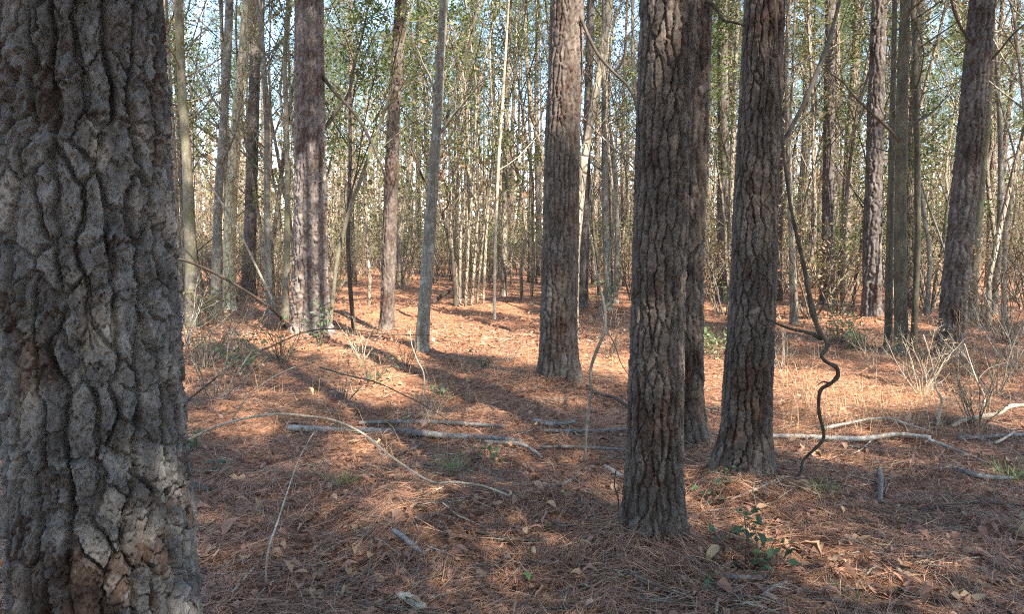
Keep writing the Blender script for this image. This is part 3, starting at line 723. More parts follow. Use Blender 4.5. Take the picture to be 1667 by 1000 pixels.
# leafy evergreen understorey where the photograph is green near the top
EV = [(575, 12.5, 0, .95), (690, 14.5, 0, 1.0), (600, 17, 1, 1.1), (745, 17, 1, 1.15), (850, 19, 2, 1.0), (1190, 15, 1, 1.0), (1320, 14.5, 2, .9), (1390, 17, 0, 1.0), (1520, 16, 1, 1.15),
                       (1640, 13, 2, 1.0), (330, 15.5, 1, .95), (455, 19, 2, 1.0), (975, 20, 0, 1.1), (300, 21, 0, 1.1), (1560, 21, 2, 1.2), (650, 23, 2, 1.2), (790, 26, 0, 1.2), (1260, 22, 0, 1.2), (1450, 25, 1, 1.3), (1080, 19, 2, 1.1)]
for (px, d, j, sc) in EV:
    x = (px - 833.5) / F_PX * d; k, ztxt = zone(px)
    same = [q[1] for q in EV if zone(q[0])[0] == k]
    w = '' if len(same) == 1 else ('nearer ' if d == min(same) else 'farther ')
    place('evergreen_tree', EVER[j], ('trunk', 'crown'), x, d, R2.uniform(0, 6.28), sc, w + 'small leafy evergreen tree ' + ztxt, 'tree', 'leafy understorey')
n = 0
while n < 190:
    px = R2.uniform(-60, 1730); d = math.sqrt(R2.uniform(12 ** 2, 42 ** 2)); x = (px - 833.5) / F_PX * d
    if d < 24 and 540 < px < 890: continue
    if d < 17 and px < 1000 and R2.random() < .7: continue
    if not free(x, d, .45): continue
    k, ztxt = zone(px); j = R2.choice([0, 1, 1, 2, 2, 3, 3, 4, 5, 5])
    place('shrub', SHRUBS[j], ('stem', 'foliage'), x, d, R2.uniform(0, 6.28), R2.uniform(.7, 1.25), ('far ' if d > 26 else '') + ['olive-leaved', 'low tan-leaved', 'tall olive', 'nearly bare pale', 'tall green', 'low olive'][j] + ' shrub ' + ztxt, 'shrub', 'shrubs ' + ztxt)
    n += 1
# pines beside and behind the viewpoint, whose crowns shade the foreground
n = 0
while n < 85:
    x, y = R2.uniform(-14, 26), R2.uniform(-32, 9)
    if y > -1.5 and abs(x) < 1.3 * max(y, 0) + 3.0: continue
    if not free(x, y, 2.0): continue
    OCC.append((x, y, 2.0))
    place_pine(x, y, R2.randrange(5), R2.uniform(0, 6.28), R2.uniform(.85, 1.05), 'tall pine outside the picture, beside or behind the viewpoint', 'pines around the viewpoint', True)
    n += 1

for k, (x, y, j, sc) in enumerate([(3.2, -1.6, 0, 1.0), (5.4, -2.2, 1, 1.15), (4.2, -4.6, 2, 1.0), (7.5, -4.0, 0, 1.1), (1.6, -3.4, 1, 1.0), (3.7, -.5, 0, 1.0), (5.2, .5, 1, 1.05), (4.8, -1.2, 0, 1.15), (.9, -1.9, 0, 1.1), (2.4, -2.6, 0, 1.0), (3.9, -3.2, 1, 1.0), (0.0, -2.8, 2, 1.1), (6.4, -.6, 2, .9), (-.6, -3.6, 0, .95), (8.6, -1.2, 1, 1.2),
                                (-2.2, -2.4, 2, .9), (2.8, -7.0, 0, 1.2), (9.8, -5.5, 2, 1.1), (10.6, 1.0, 0, 1.1), (-3.6, -5.2, 1, 1.1), (5.8, -7.5, 1, 1.2), (12.5, -2.5, 2, 1.2), (0.2, -6.5, 2, 1.1)]):  # unseen evergreens, added to throw shade onto the near trunks and floor
    place('evergreen_tree', SHADE_EVER if (x, y) in ((.9, -1.9), (2.4, -2.6), (0.0, -2.8)) else EVER[j], ('trunk', 'crown'), x, y, k * 1.7, sc, 'small leafy evergreen added outside the picture to shade the foreground', 'tree', 'evergreens added for shade')

# the wood beyond, one mass
def distant_forest():
    rng = np.random.default_rng(77); rnd = random.Random(77); tr = Geo(); cs, ds = [], []
    for k in range(1000):
        px = rnd.uniform(-250, 1920); d = rnd.uniform(62, 150); x = (px - 833.5) / F_PX * d; z = gf(x, d); H = rnd.uniform(15, 24)
        tr.tube([(x, d, z - .3), (x + rnd.uniform(-.3, .3), d, z + H * .5), (x + rnd.uniform(-.4, .4), d, z + H)], [rnd.uniform(.08, .18), .09, .02], 4, False)
        for q in range(10):
            h = H * rnd.uniform(.45, 1.0); a = rnd.uniform(0, 6.28); w = 2.6 * (1.15 - h / H) * rnd.random() ** .5
            cs.append((x + math.cos(a) * w, d + math.sin(a) * w, z + h)); ds.append((math.cos(a), math.sin(a), .4))
    V, T = needle_tufts(np.array(cs), np.array(ds), rng, 6, .55, .05)
    n = 72000; dd = np.sqrt(rng.uniform(46 ** 2, 120 ** 2, n)); xx = (rng.uniform(-250, 1920, n) - 833.5) / F_PX * dd
    c = np.stack([xx, dd, g(xx, dd) + 11.0 * rng.random(n) ** 1.25], -1)
    Vl, Ql = leaf_quads(c, .60, rng)
    V0 = np.vstack(tr.V); Q0 = np.vstack(tr.Q); nv0 = len(V0)
    me = mk_mesh('distant_forest', np.vstack([V0, V, Vl]), [Q0, Ql + nv0 + len(V), T + nv0], None, False)
    for m in ('sap_far', 'leaf_olive', 'needle_green', 'leaf_tan'): me.materials.append(M[m])
    mi = np.concatenate([np.zeros(len(Q0)), np.where(rng.random(len(Ql)) < .45, 3, 1), np.full(len(T), 2)]).astype(np.int32); me.polygons.foreach_set('material_index', mi)
    o = link('distant_forest', me); o['kind'] = 'stuff'; o['label'] = 'distant wood of thin trunks and pale green crowns'; o['category'] = 'forest'
distant_forest()

def thicket():
    rng = np.random.default_rng(88); m = 7200; d = np.sqrt(rng.uniform(24 ** 2, 72 ** 2, m)); px = rng.uniform(-150, 1820, m)
    kp = ~((d < 32) & (px > 540) & (px < 890)); d, px = d[kp], px[kp]; m = len(d); x = (px - 833.5) / F_PX * d
    H = rng.uniform(1.0, 4.0, m) + 7.0 * rng.random(m) ** 2.5; n = 5; t = np.linspace(0, 1, n)
    lean = rng.normal(0, .32, (m, 2)) * (rng.random((m, 1)) + .2); bow = rng.normal(0, .2, (m, 2))
    ax = np.stack([x[:, None] + (lean[:, :1] * t + bow[:, :1] * np.sin(t * 4 + d[:, None])) * H[:, None], d[:, None] + (lean[:, 1:] * t + bow[:, 1:] * np.sin(t * 3.3 + px[:, None])) * H[:, None], g(x, d)[:, None] - .05 + H[:, None] * t], -1)
    r = (.006 + .020 * rng.random(m) ** 2)[:, None] * (1 - .7 * t)
    th = np.array([0, 2.09, 4.19]); V = ax[:, :, None, :] + r[:, :, None, None] * np.stack([np.cos(th), np.sin(th), 0 * th], -1)
    i = np.arange(n - 1)[:, None]; j = np.arange(3)[None]
    Q1 = np.stack([i * 3 + j, i * 3 + (j + 1) % 3, (i + 1) * 3 + (j + 1) % 3, (i + 1) * 3 + j], -1).reshape(-1, 4)
    Q = (np.arange(m)[:, None, None] * n * 3 + Q1[None]).reshape(-1, 4)
    o = link('thicket_undergrowth', mk_mesh('thicket_undergrowth', V.reshape(-1, 3), [Q], M['sap_far'])); o['kind'] = 'stuff'; o['label'] = 'distant undergrowth of thin tan stems between the far trunks'; o['category'] = 'undergrowth'
thicket()

# ------------------------------------------------------------------ sticks, logs, vines
def stick(name, label, cat, pts, rad, mat, sides=8, n=None, rough=.12, group=None, twigs=(), parent=None, seed=0):
    """pts are world points; a thing (or a part when parent is given)"""
    n = n or max(12, 5 * len(pts)); sp = smooth_path(pts, n); o = Vector(sp[0])
    rad = np.interp(np.linspace(0, 1, n), np.linspace(0, 1, len(rad)), rad)
    rad = rad * (1 + rough * (2 * vnoise(np.arange(n) * .7, seed * 3.1, seed=seed) - 1))
    ge = Geo(); ge.tube(sp - np.array(o), rad, sides)
    if parent is not None:
        ge2 = Geo(); ge2.tube(sp - np.array(parent.location), rad, sides); return link(name, ge2.mesh(name, M[mat]), parent)
    if not twigs:
        t = thing(name, label, cat, o, group, data=ge.mesh(name, M[mat])); return t
    t = thing(name, label, cat, o, group)
    link('stem', ge.mesh('stem', M[mat]), t)
    for tp, tr_ in twigs:
        q = smooth_path(tp, max(8, 4 * len(tp))) - np.array(o); g2 = Geo(); g2.tube(q, np.linspace(tr_, tr_ * .4, len(q)), 5); link('twig', g2.mesh('twig', M[mat]), t)
    return t
def A(pp, d0, d1=None):
    d1 = d0 if d1 is None else d1; m = len(pp)
    return [at(x, y, d0 + (d1 - d0) * k / max(m - 1, 1)) for k, (x, y) in enumerate(pp)]
def G(pp, lift=.02): return [gp(x, y, lift) for x, y in pp]
def pr_(w, d): return w / 2 / F_PX * d

stick('arching_twig', 'long pale twig arching over the straw right of the huge left trunk', 'twig',
      [gp(205, 775)] + A([(255, 742), (300, 720), (360, 692), (440, 675), (500, 678), (545, 685), (590, 706), (640, 746), (700, 784)], 4.45, 3.95) + [gp(740, 803, .06), gp(785, 806, .05), gp(830, 817, .03)],
      [.007, .0075, .008, .007, .0065, .005], 'twig_pale', twigs=[(A([(378, 682), (405, 645), (440, 617), (490, 594), (540, 582)], 4.38, 4.7), .005), (A([(585, 703), (560, 700), (540, 700)], 4.15), .004), (A([(640, 746), (615, 738), (590, 733)], 4.1), .003)])
stick('fallen_log', 'thick grey fallen log with the broken left end, front of the pair in the centre', 'log', G([(470, 703), (520, 706), (590, 708), (660, 710), (730, 716), (800, 720), (850, 725)], .03), [0.0281, 0.0281, 0.0265, 0.0250, 0.0218, 0.0156], 'log_grey', 10, 60, .22, 'fallen logs in the clearing', seed=1)
stick('fallen_log', 'thinner grey fallen log lying just behind the thick centre log', 'log', G([(585, 694), (660, 692), (740, 695), (822, 700)], .026), [0.0187, 0.0187, 0.0172, 0.0125], 'log_grey', 8, 40, .2, 'fallen logs in the clearing', seed=2)
stick('fallen_branch', 'crooked grey branch ending beside the right tip of the thick centre log', 'branch', G([(790, 728), (835, 731), (855, 735), (872, 746), (882, 755)], .04), [0.0140, 0.0156, 0.0156, 0.0109], 'log_grey', 8, 24, .2, seed=3)
stick('fallen_log', 'thin grey fallen log behind the pale lichen sapling, upper one', 'log', G([(888, 706), (940, 707), (985, 706), (1024, 704)], .022), [0.0125, 0.0156, 0.0140, 0.0109], 'log_grey', 8, 30, .2, 'fallen logs in the clearing', seed=4)
stick('fallen_log', 'short thin grey log at the foot of the pale lichen sapling', 'log', G([(880, 733), (915, 733), (955, 734), (1022, 737)], .02), [0.0109, 0.0140, 0.0125, 0.0078], 'log_grey', 8, 30, .2, 'fallen logs in the clearing', seed=5)
stick('fallen_branch', 'dark fallen stick between the straight middle pine and dark middle pine', 'branch', G([(955, 632), (975, 645), (1000, 660), (1028, 672)], .03), [.012, .016, .018, .016], 'twig_dark', 7, seed=6)
stick('lichen_sapling', 'pale crooked lichen-spotted sapling beside the dark middle pine', 'sapling', [gp(952, 754)] + A([(955, 700), (962, 640), (961, 605), (968, 580), (976, 560), (985, 535), (984, 500), (975, 462), (968, 420), (958, 360), (962, 290)], gp(952, 754).y),
      [.011, .010, .010, .011, .011, .010, .006, .004, .003, .002], 'hard_grey', 8, 60, .15, twigs=[(A([(984, 500), (992, 460), (990, 420), (998, 380)], 5.0), .005), (A([(985, 535), (1000, 560), (1010, 590), (1026, 615)], 5.0, 4.8), .006)], seed=7)
stick('fallen_log', 'long pale fallen log crossing right of the vine-hung pine', 'log', G([(1252, 717), (1300, 718), (1340, 720), (1400, 722), (1460, 719), (1514, 720)], .034), [0.0172, 0.0187, 0.0195, 0.0195, 0.0179, 0.0148], 'log_pale_sunlit', 9, 50, .15, seed=8,
      twigs=[(G([(1512, 722), (1540, 732), (1575, 746), (1612, 762)], .025), .014), (G([(1340, 708), (1380, 700), (1420, 692), (1452, 693), (1485, 704), (1512, 712)], .05), .014), (G([(1418, 722), (1400, 738), (1385, 745)], .02), .006)])
stick('fallen_branch', 'straight pale branch continuing past the end of the long pale log', 'branch', G([(1560, 718), (1600, 718), (1650, 714), (1690, 712)], .025), [.015, .017, .016, .012], 'log_grey', 7, seed=9)
stick('fallen_branch', 'short pale stick tilted above the straight branch near the right edge', 'branch', G([(1620, 730), (1635, 722), (1650, 712)], .04), [.011, .011, .008], 'twig_pale', 6, seed=10)
stick('fallen_branch', 'curved pale branch rising toward the right edge behind the logs', 'branch', [gp(1550, 697, .02), gp(1570, 690, .03)] + A([(1595, 679), (1625, 674), (1645, 662), (1690, 660)], 5.7), [.015, .018, .02, .018, .014], 'twig_pale', 8, 40, .12, seed=11)
stick('bleached_twig', 'white forked dead twig standing upright behind the long pale log', 'twig', [gp(1526, 697)] + A([(1530, 668), (1533, 652), (1524, 632), (1521, 615), (1515, 585), (1503, 545)], 5.75), [.014, .013, .010, .007, .006, .004], 'twig_pale', 7, 40, .15, seed=12,
      twigs=[(A([(1524, 626), (1535, 620), (1546, 608)], 5.75), .005), (A([(1522, 622), (1512, 640), (1510, 655)], 5.75, 5.6), .004), (A([(1532, 622), (1540, 645), (1544, 662)], 5.75, 5.6), .004), (A([(1533, 652), (1560, 640), (1580, 612)], 5.75), .004)])
stick('bleached_twig', 'white bent dead twig right of the forked white twig', 'twig', [gp(1603, 672)] + A([(1602, 645), (1592, 625), (1582, 598), (1570, 560)], 6.1), [.011, .010, .008, .005], 'twig_pale', 6, 30, .15, seed=13,
      twigs=[(A([(1600, 640), (1615, 650), (1635, 655)], 6.1), .004), (A([(1590, 620), (1610, 600), (1640, 590)], 6.1), .003)])
vb = gp(1297, 786).y
stick('hanging_vine', 'dark twisted vine hanging in loops beside the rough dark pine', 'vine',
      A([(1262, 0), (1266, 90), (1272, 200), (1278, 270), (1290, 350), (1308, 430), (1322, 500), (1334, 540), (1347, 558), (1344, 570), (1337, 580), (1346, 590), (1361, 598), (1364, 612), (1352, 625), (1337, 634), (1333, 650), (1334, 675), (1340, 700), (1340, 716), (1328, 730), (1308, 750), (1304, 768)], vb - .05, vb) + [gp(1297, 785, .03), gp(1280, 784, .02), gp(1262, 771, .02), gp(1248, 768, .015)],
      [0.0048, 0.0056, 0.0064, 0.0072, 0.0080, 0.0096, 0.0112, 0.0136, 0.0120, 0.0112, 0.0104, 0.0088, 0.0072, 0.0056], 'twig_dark', 9, 170, .32, seed=14,
      twigs=[(A([(1338, 552), (1318, 542), (1290, 536), (1265, 527), (1250, 518)], vb), .013), (A([(1352, 625), (1340, 622), (1330, 628)], vb), .006)])
stick('leaning_pole', 'long thin dead pole leaning down right across the left trees', 'pole', A([(318, 255), (345, 305), (385, 370), (420, 440), (456, 515)], 11.5, 12.2) + [gp(462, 532)], [0.0135, 0.0165, 0.0195, 0.0225, 0.0255], 'hard_grey', 7, 40, seed=15)
stick('leaning_pole', 'thick curved dead pole lying sloped from behind the huge left trunk', 'pole', A([(262, 416), (300, 424), (340, 440), (380, 462), (420, 487), (452, 512)], 9.5, 11.5) + [gp(466, 540)], [0.0180, 0.0204, 0.0216, 0.0240, 0.0270], 'twig_dark', 8, 40, seed=16)
stick('leaning_pole', 'thin bare pole leaning against the leaning pine from upper left', 'pole', A([(1488, 262), (1500, 300), (1515, 345), (1530, 385), (1541, 420)], 10.5) , [.012, .016, .018, .02], 'hard_grey', 6, 30, seed=17)
stick('dead_limb', 'dark snag leaning left from the ground at the clump of pale stems', 'branch', [gp(704, 494)] + A([(725, 478), (753, 462)], base_depth(494, 704)), [.05, .055, .05], 'twig_dark', 7, seed=18)
stick('dead_limb', 'small dark stub poking up at the far end of the clearing', 'branch', [gp(858, 504)] + A([(864, 497), (870, 491)], base_depth(504, 858)), [.05, .055, .045], 'twig_dark', 7, seed=19)
# limbs that belong to near trees
tn, tb = NEAR['ten']; stick('limb', '', '', A([(942, 20), (958, 58), (975, 90), (1000, 118), (1022, 140), (1035, 172), (1042, 235), (1036, 260)], tb.y - .1, tb.y - .6), [0.0180, 0.0168, 0.0156, 0.0144, 0.0120, 0.0090, 0.0060, 0.0036], 'twig_dark', 7, 40, parent=tn, seed=20)
stick('limb', '', '', A([(1000, 118), (1015, 96), (1022, 60), (1045, 30)], tb.y - .3, tb.y - .5), [.016, .012, .008, .004], 'twig_dark', 5, 20, parent=tn, seed=21)
tv, tvb = NEAR['vine']; stick('limb', '', '', A([(1262, 245), (1280, 222), (1310, 165), (1335, 105), (1352, 55), (1372, -20), (1395, -120)], tvb.y, tvb.y + .9), [.012, .014, .015, .014, .012, .010, .007], 'twig_dark', 7, 60, rough=.25, parent=tv, seed=22)
tt, ttb = NEAR['twin']; stick('limb', '', '', A([(1150, 0), (1165, 12), (1178, 32), (1195, 36), (1214, 42)], ttb.y - .1, ttb.y - .2), [.016, .014, .011, .008, .006], 'twig_dark', 6, 24, parent=tt, seed=23)
tl, tlb = NEAR['lit']; stick('limb', '', '', A([(522, 120), (545, 150), (575, 182), (600, 222), (618, 262), (630, 300)], tlb.y, tlb.y - .5), [.028, .026, .024, .022, .018, .012], 'twig_dark', 6, 30, parent=tl, seed=24)
stick('limb', '', '', A([(524, 215), (545, 185), (568, 150), (580, 90)], tlb.y, tlb.y + .6), [.03, .028, .022, .012], 'twig_dark', 6, 24, parent=tl, seed=25)
tq, tqb = NEAR['lean']; stick('limb', '', '', A([(1595, 80), (1575, 60), (1555, 25), (1545, -20)], tqb.y, tqb.y - .3), [.022, .018, .014, .01], 'twig_dark', 6, 20, parent=tq, seed=26)
stick('limb', '', '', A([(1600, 110), (1625, 85), (1650, 55), (1690, 20)], tqb.y, tqb.y - .3), [.016, .014, .012, .01], 'twig_dark', 6, 20, parent=tq, seed=27)
# forest-floor sticks
fl = 'sticks lying on the pine straw'
for k, (pts, w, mt, lb) in enumerate([
  ([(640, 872), (655, 882), (672, 897), (692, 914)], 10, 'log_grey', 'short grey barked stick on the straw at lower centre'),
  ([(652, 984), (668, 990), (690, 1004)], 20, 'twig_pale', 'stubby tan broken branch piece cut by the bottom edge'),
  ([(757, 868), (785, 876), (820, 884), (862, 889)], 7, 'twig_dark', 'slim dark stick lying beside a pale leaf at lower centre'),
  ([(890, 800), (915, 797), (935, 786), (946, 776)], 8, 'log_grey', 'grey stick on the sunny straw ridge left of dark middle pine'),
  ([(1432, 770), (1433, 795), (1432, 826)], 9, 'log_grey', 'upright whitish stub of stick in the shaded straw at lower right'),
  ([(1243, 980), (1258, 968), (1275, 960), (1290, 957)], 9, 'twig_pale', 'bright white curved stick near the bottom edge'),
  ([(1182, 950), (1205, 951), (1240, 950)], 10, 'log_grey', 'short brown stick under the green seedling at lower right'),
  ([(296, 793), (318, 799), (342, 806)], 10, 'twig_dark', 'dark stick poking out right of the huge left trunk'),
  ([(1036, 915), (1042, 955), (1048, 1005)], 5, 'twig_dark', 'thin dark twig running down from the dark middle pine'),
  ([(1495, 838), (1530, 832), (1580, 826), (1640, 828), (1690, 834)], 5, 'twig_dark', 'thin dark arched twig in the straw near the right edge'),
  ([(1552, 770), (1575, 778), (1610, 785), (1650, 786)], 9, 'log_grey', 'bleached bark strip in the sun patch near the right edge'),
  ([(1190, 812), (1215, 802), (1245, 795), (1275, 782)], 5, 'twig_pale', 'thin pale twig crossing the foot of the vine'),
  ([(870, 690), (900, 697), (935, 693)], 8, 'log_grey', 'weathered grey stick left of the thin upper log'),
  ([(985, 765), (1000, 775), (1020, 786)], 7, 'twig_pale', 'pale twig leaning to the left foot of dark middle pine'),
  ([(0, 596), (10, 592), (26, 584)], 12, 'log_grey', 'pale log end showing left of the huge left trunk')]):
    d = gp(*pts[0]).y; stick('fallen_stick', lb, 'stick', G(pts, pr_(w, d) * .6 + .018), [pr_(w, d) * .8, pr_(w, d), pr_(w, d) * .7], mt, 8, 20, .2, fl, seed=30 + k)
stick('standing_twig', 'thin pale twig sloping up from the straw right of the huge left trunk', 'twig', [gp(432, 962)] + A([(436, 900), (452, 850), (470, 795), (488, 745), (512, 702)], gp(432, 962).y, 4.2), [.004, .004, .0035, .003, .002], 'twig_pale', 6, 30, seed=50)
stick('standing_twig', 'thin white crooked twig left of the bent grey tree', 'twig', [gp(692, 655)] + A([(690, 610), (680, 588), (670, 560), (668, 535)], gp(692, 655).y), [.006, .006, .005, .003], 'twig_pale', 6, 30, seed=51)
stick('standing_twig', 'thin dark twig rising at the left foot of the dark middle pine', 'twig', [gp(1008, 840)] + A([(1006, 810), (1000, 790), (1003, 765)], gp(1008, 840).y), [.004, .004, .003], 'twig_dark', 5, 20, seed=52)
stick('trailing_stem', 'thin dark trailing stem running across the straw behind the arching twig', 'twig', [gp(300, 660, .02)] + A([(340, 625), (385, 590), (440, 565), (500, 540), (560, 536), (640, 545), (700, 546)], 6.3, 8.0), [.008, .008, .007, .006, .005], 'twig_dark', 6, 50, seed=53)
stick('trailing_stem', 'long thin stem sloping down right in front of the bent grey tree', 'twig', A([(520, 598), (560, 610), (610, 622), (650, 640), (690, 660)], 5.9, 5.7) + [gp(735, 690, .01)], [.006, .006, .005, .004], 'twig_dark', 6, 30, seed=54)

# brushy tangles of bare stems
BRUSH = [shrub_proto(340 + k, 1.0, (9, 12, 7)[k], (5, 3), (0, 40, 60)[k], .045, M['leaf_tan'], M[('twig_pale', 'sap_far', 'hard_grey')[k]], (1.0, .8, 1.2)[k]) for k in range(3)]
BR = [(1500, 640, .55, 'in front of the leaning pine'), (1560, 615, .6, 'at the foot of the leaning pine'), (1620, 640, .7, 'right of the leaning pine, front'), (1655, 600, .9, 'at the right edge behind the curved branch'), (1590, 690, .5, 'beside the curved pale branch'),
      (1480, 610, .5, 'in front of the smooth olive trunk'), (1420, 600, .45, 'below the stout furrowed pine'), (1640, 560, 1.0, 'far right beyond the leaning pine'), (1330, 580, .5, 'behind the vine loops'), (1270, 600, .5, 'just right of the vine-hung pine'),
      (330, 600, .8, 'right of the huge left trunk'), (300, 570, .9, 'half hidden by the huge left trunk'), (390, 570, .6, 'below the bright pale trunk'), (460, 590, .5, 'left of the pinkish grey pine foot'), (350, 655, .6, 'near the foot of the trailing stem'),
      (590, 585, .45, 'right of the pinkish grey pine foot'), (660, 600, .4, 'left of the bent grey tree foot'), (760, 610, .35, 'in the clearing right of bent grey tree'), (830, 590, .35, 'in the clearing left of the middle pine'), (990, 590, .5, 'between middle pines'), (560, 655, .4, 'above the thick centre log'), (700, 690, .3, 'at the logs in the centre')]
for k, (px, py, h, w) in enumerate(BR):
    o = gp(px, py); t = thing('bare_brush', 'low tangle of bare twigs ' + w, 'brush', o, 'bare brush', k * 1.9, h * 1.35)
    for nm, me in zip(('stem', 'foliage'), BRUSH[k % 3]):
        if me is not None: link(nm, me, t)

# ------------------------------------------------------------------ low green plants
def sprig(name, label, px, py, H, nst, leafn, ls, leafmat, seed, spread=.9, dry=False, group=None):
    o = gp(px, py); st, fo = shrub_proto(seed, H, nst, (4,), leafn, ls, M[leafmat], M['twig_dark' if not dry else 'sap_far'], spread)
    t = thing(name, label, 'plant', o, group); link('stem', st, t); link('foliage', fo, t)
sprig('evergreen_sprig', 'low spray of blue-green leaves in front of the pinkish grey pine', 395, 610, .55, 8, 190, .055, 'leaf_teal', 400, 1.1)
sprig('evergreen_sprig', 'loose blue-green spray left of the pinkish grey pine foot', 455, 585, .6, 7, 130, .05, 'leaf_teal', 420, 1.0)
sprig('evergreen_sprig', 'blue-green spray close to the huge left trunk in the mid-ground', 335, 590, .6, 7, 110, .05, 'leaf_teal', 421, 1.0)
sprig('evergreen_sprig', 'tiny blue-green leaves low in the middle of the clearing', 780, 600, .3, 6, 50, .045, 'leaf_teal', 422, 1.2)
sprig('evergreen_sprig', 'small green shoots left of the arching twig', 345, 770, .14, 5, 24, .04, 'leaf_teal', 423, 1.2)
sprig('evergreen_sprig', 'small green shoots at the bottom right of the teal seedlings', 1150, 965, .14, 5, 24, .04, 'leaf_teal', 424, 1.2)
sprig('evergreen_sprig', 'blue-green seedling against the foot of the pinkish grey pine', 520, 565, .65, 5, 90, .07, 'leaf_teal', 401, .5)
sprig('evergreen_sprig', 'small blue-green leaf tuft touching the huge left trunk', 318, 735, .2, 5, 30, .05, 'leaf_teal', 402, 1.0)
sprig('evergreen_sprig', 'dark teal seedling cluster right of the dark middle pine at bottom', 1222, 925, .26, 8, 75, .048, 'leaf_teal', 403, 1.1)
sprig('evergreen_sprig', 'small trailing green plant between the two dark right-middle trunks', 1160, 815, .18, 6, 36, .04, 'leaf_teal', 404, 1.3)
sprig('evergreen_sprig', 'sparse blue-green stems left of the bent grey tree', 600, 625, .45, 7, 90, .05, 'leaf_teal', 405, 1.2)
sprig('evergreen_sprig', 'small green shoots in the straw in front of the bent grey tree', 715, 650, .25, 7, 60, .045, 'leaf_teal', 406, 1.2)
sprig('evergreen_sprig', 'tiny green plant below the right end of the thick centre log', 800, 750, .2, 7, 50, .045, 'leaf_teal', 407, 1.3)
sprig('leafy_bush', 'bright pale-green bush behind the twisted vine', 1365, 565, .62, 9, 230, .055, 'leaf_fresh', 408, .9, True)
sprig('leafy_bush', 'pale-green low bush just right of the black shaded pine', 1395, 560, .5, 7, 130, .055, 'leaf_fresh', 409, 1.0, True)
sprig('leafy_bush', 'light green sapling bush in the gap between the two dark trunks', 1160, 585, .5, 7, 170, .065, 'leaf_fresh', 410, .7, True)
sprig('leafy_bush', 'green leaf spray at the foot of the slender gap pine', 1182, 500, .75, 5, 90, .07, 'leaf_fresh', 411, .4, True)
sprig('leafy_bush', 'faint green bush behind the lichen-spotted sapling', 975, 500, .8, 7, 120, .08, 'leaf_fresh', 412, .7, True)
sprig('leafy_bush', 'green seedling leaves low at the foot of the vine-hung pine', 1190, 790, .12, 5, 30, .035, 'leaf_teal', 413, 1.0)
sprig('leafy_bush', 'dull green brush beside the moss-streaked trunk', 345, 535, .8, 9, 200, .07, 'leaf_olive', 414, .8, True)
for k, (px, py, h) in enumerate([(1645, 785, .22), (1335, 805, .12), (1385, 978, .09), (735, 770, .16), (560, 790, .12)]):
    rng = np.random.default_rng(600 + k); m = 46 if k != 2 else 24; o = gp(px, py)
    a = rng.uniform(0, 6.28, m); L = h * (.6 + .7 * rng.random(m)); b0 = np.stack([rng.normal(0, .03, m), rng.normal(0, .03, m), 0 * a], -1)
    d = np.stack([np.cos(a) * .8, np.sin(a) * .8, np.full(m, .75)], -1); s_ = np.stack([-np.sin(a), np.cos(a), 0 * a], -1) * .0022
    mid = b0 + d * L[:, None] * .6; tip = b0 + d * L[:, None] * 1.1; tip[:, 2] -= L * .35
    V = np.stack([b0 - s_, b0 + s_, mid + s_ * .8, mid - s_ * .8, tip], 1).reshape(-1, 3); i0 = np.arange(m)[:, None] * 5
    thing('grass_tuft', ['green grass tuft in the sun patch at the right edge', 'small grass tuft right of the vine foot', 'small green grass blades near the bottom edge right of centre', 'faint green tuft below the thick centre log', 'little grass tuft on the straw left of centre'][k],
          'grass', o, 'grass tufts', data=mk_mesh('grass_tuft', V, [i0 + np.array([0, 1, 2, 3]), i0 + np.array([3, 2, 4])], M['grass'], False))

# ------------------------------------------------------------------ forest-floor litter
def ground_samples(n, d0, d1, rng, pxlo=-120, pxhi=1790, power=1.0):
    u = rng.random(n); d = d0 * (d1 / d0) ** (u ** power); px = rng.uniform(pxlo, pxhi, n)
    return (px - 833.5) / F_PX * d, d

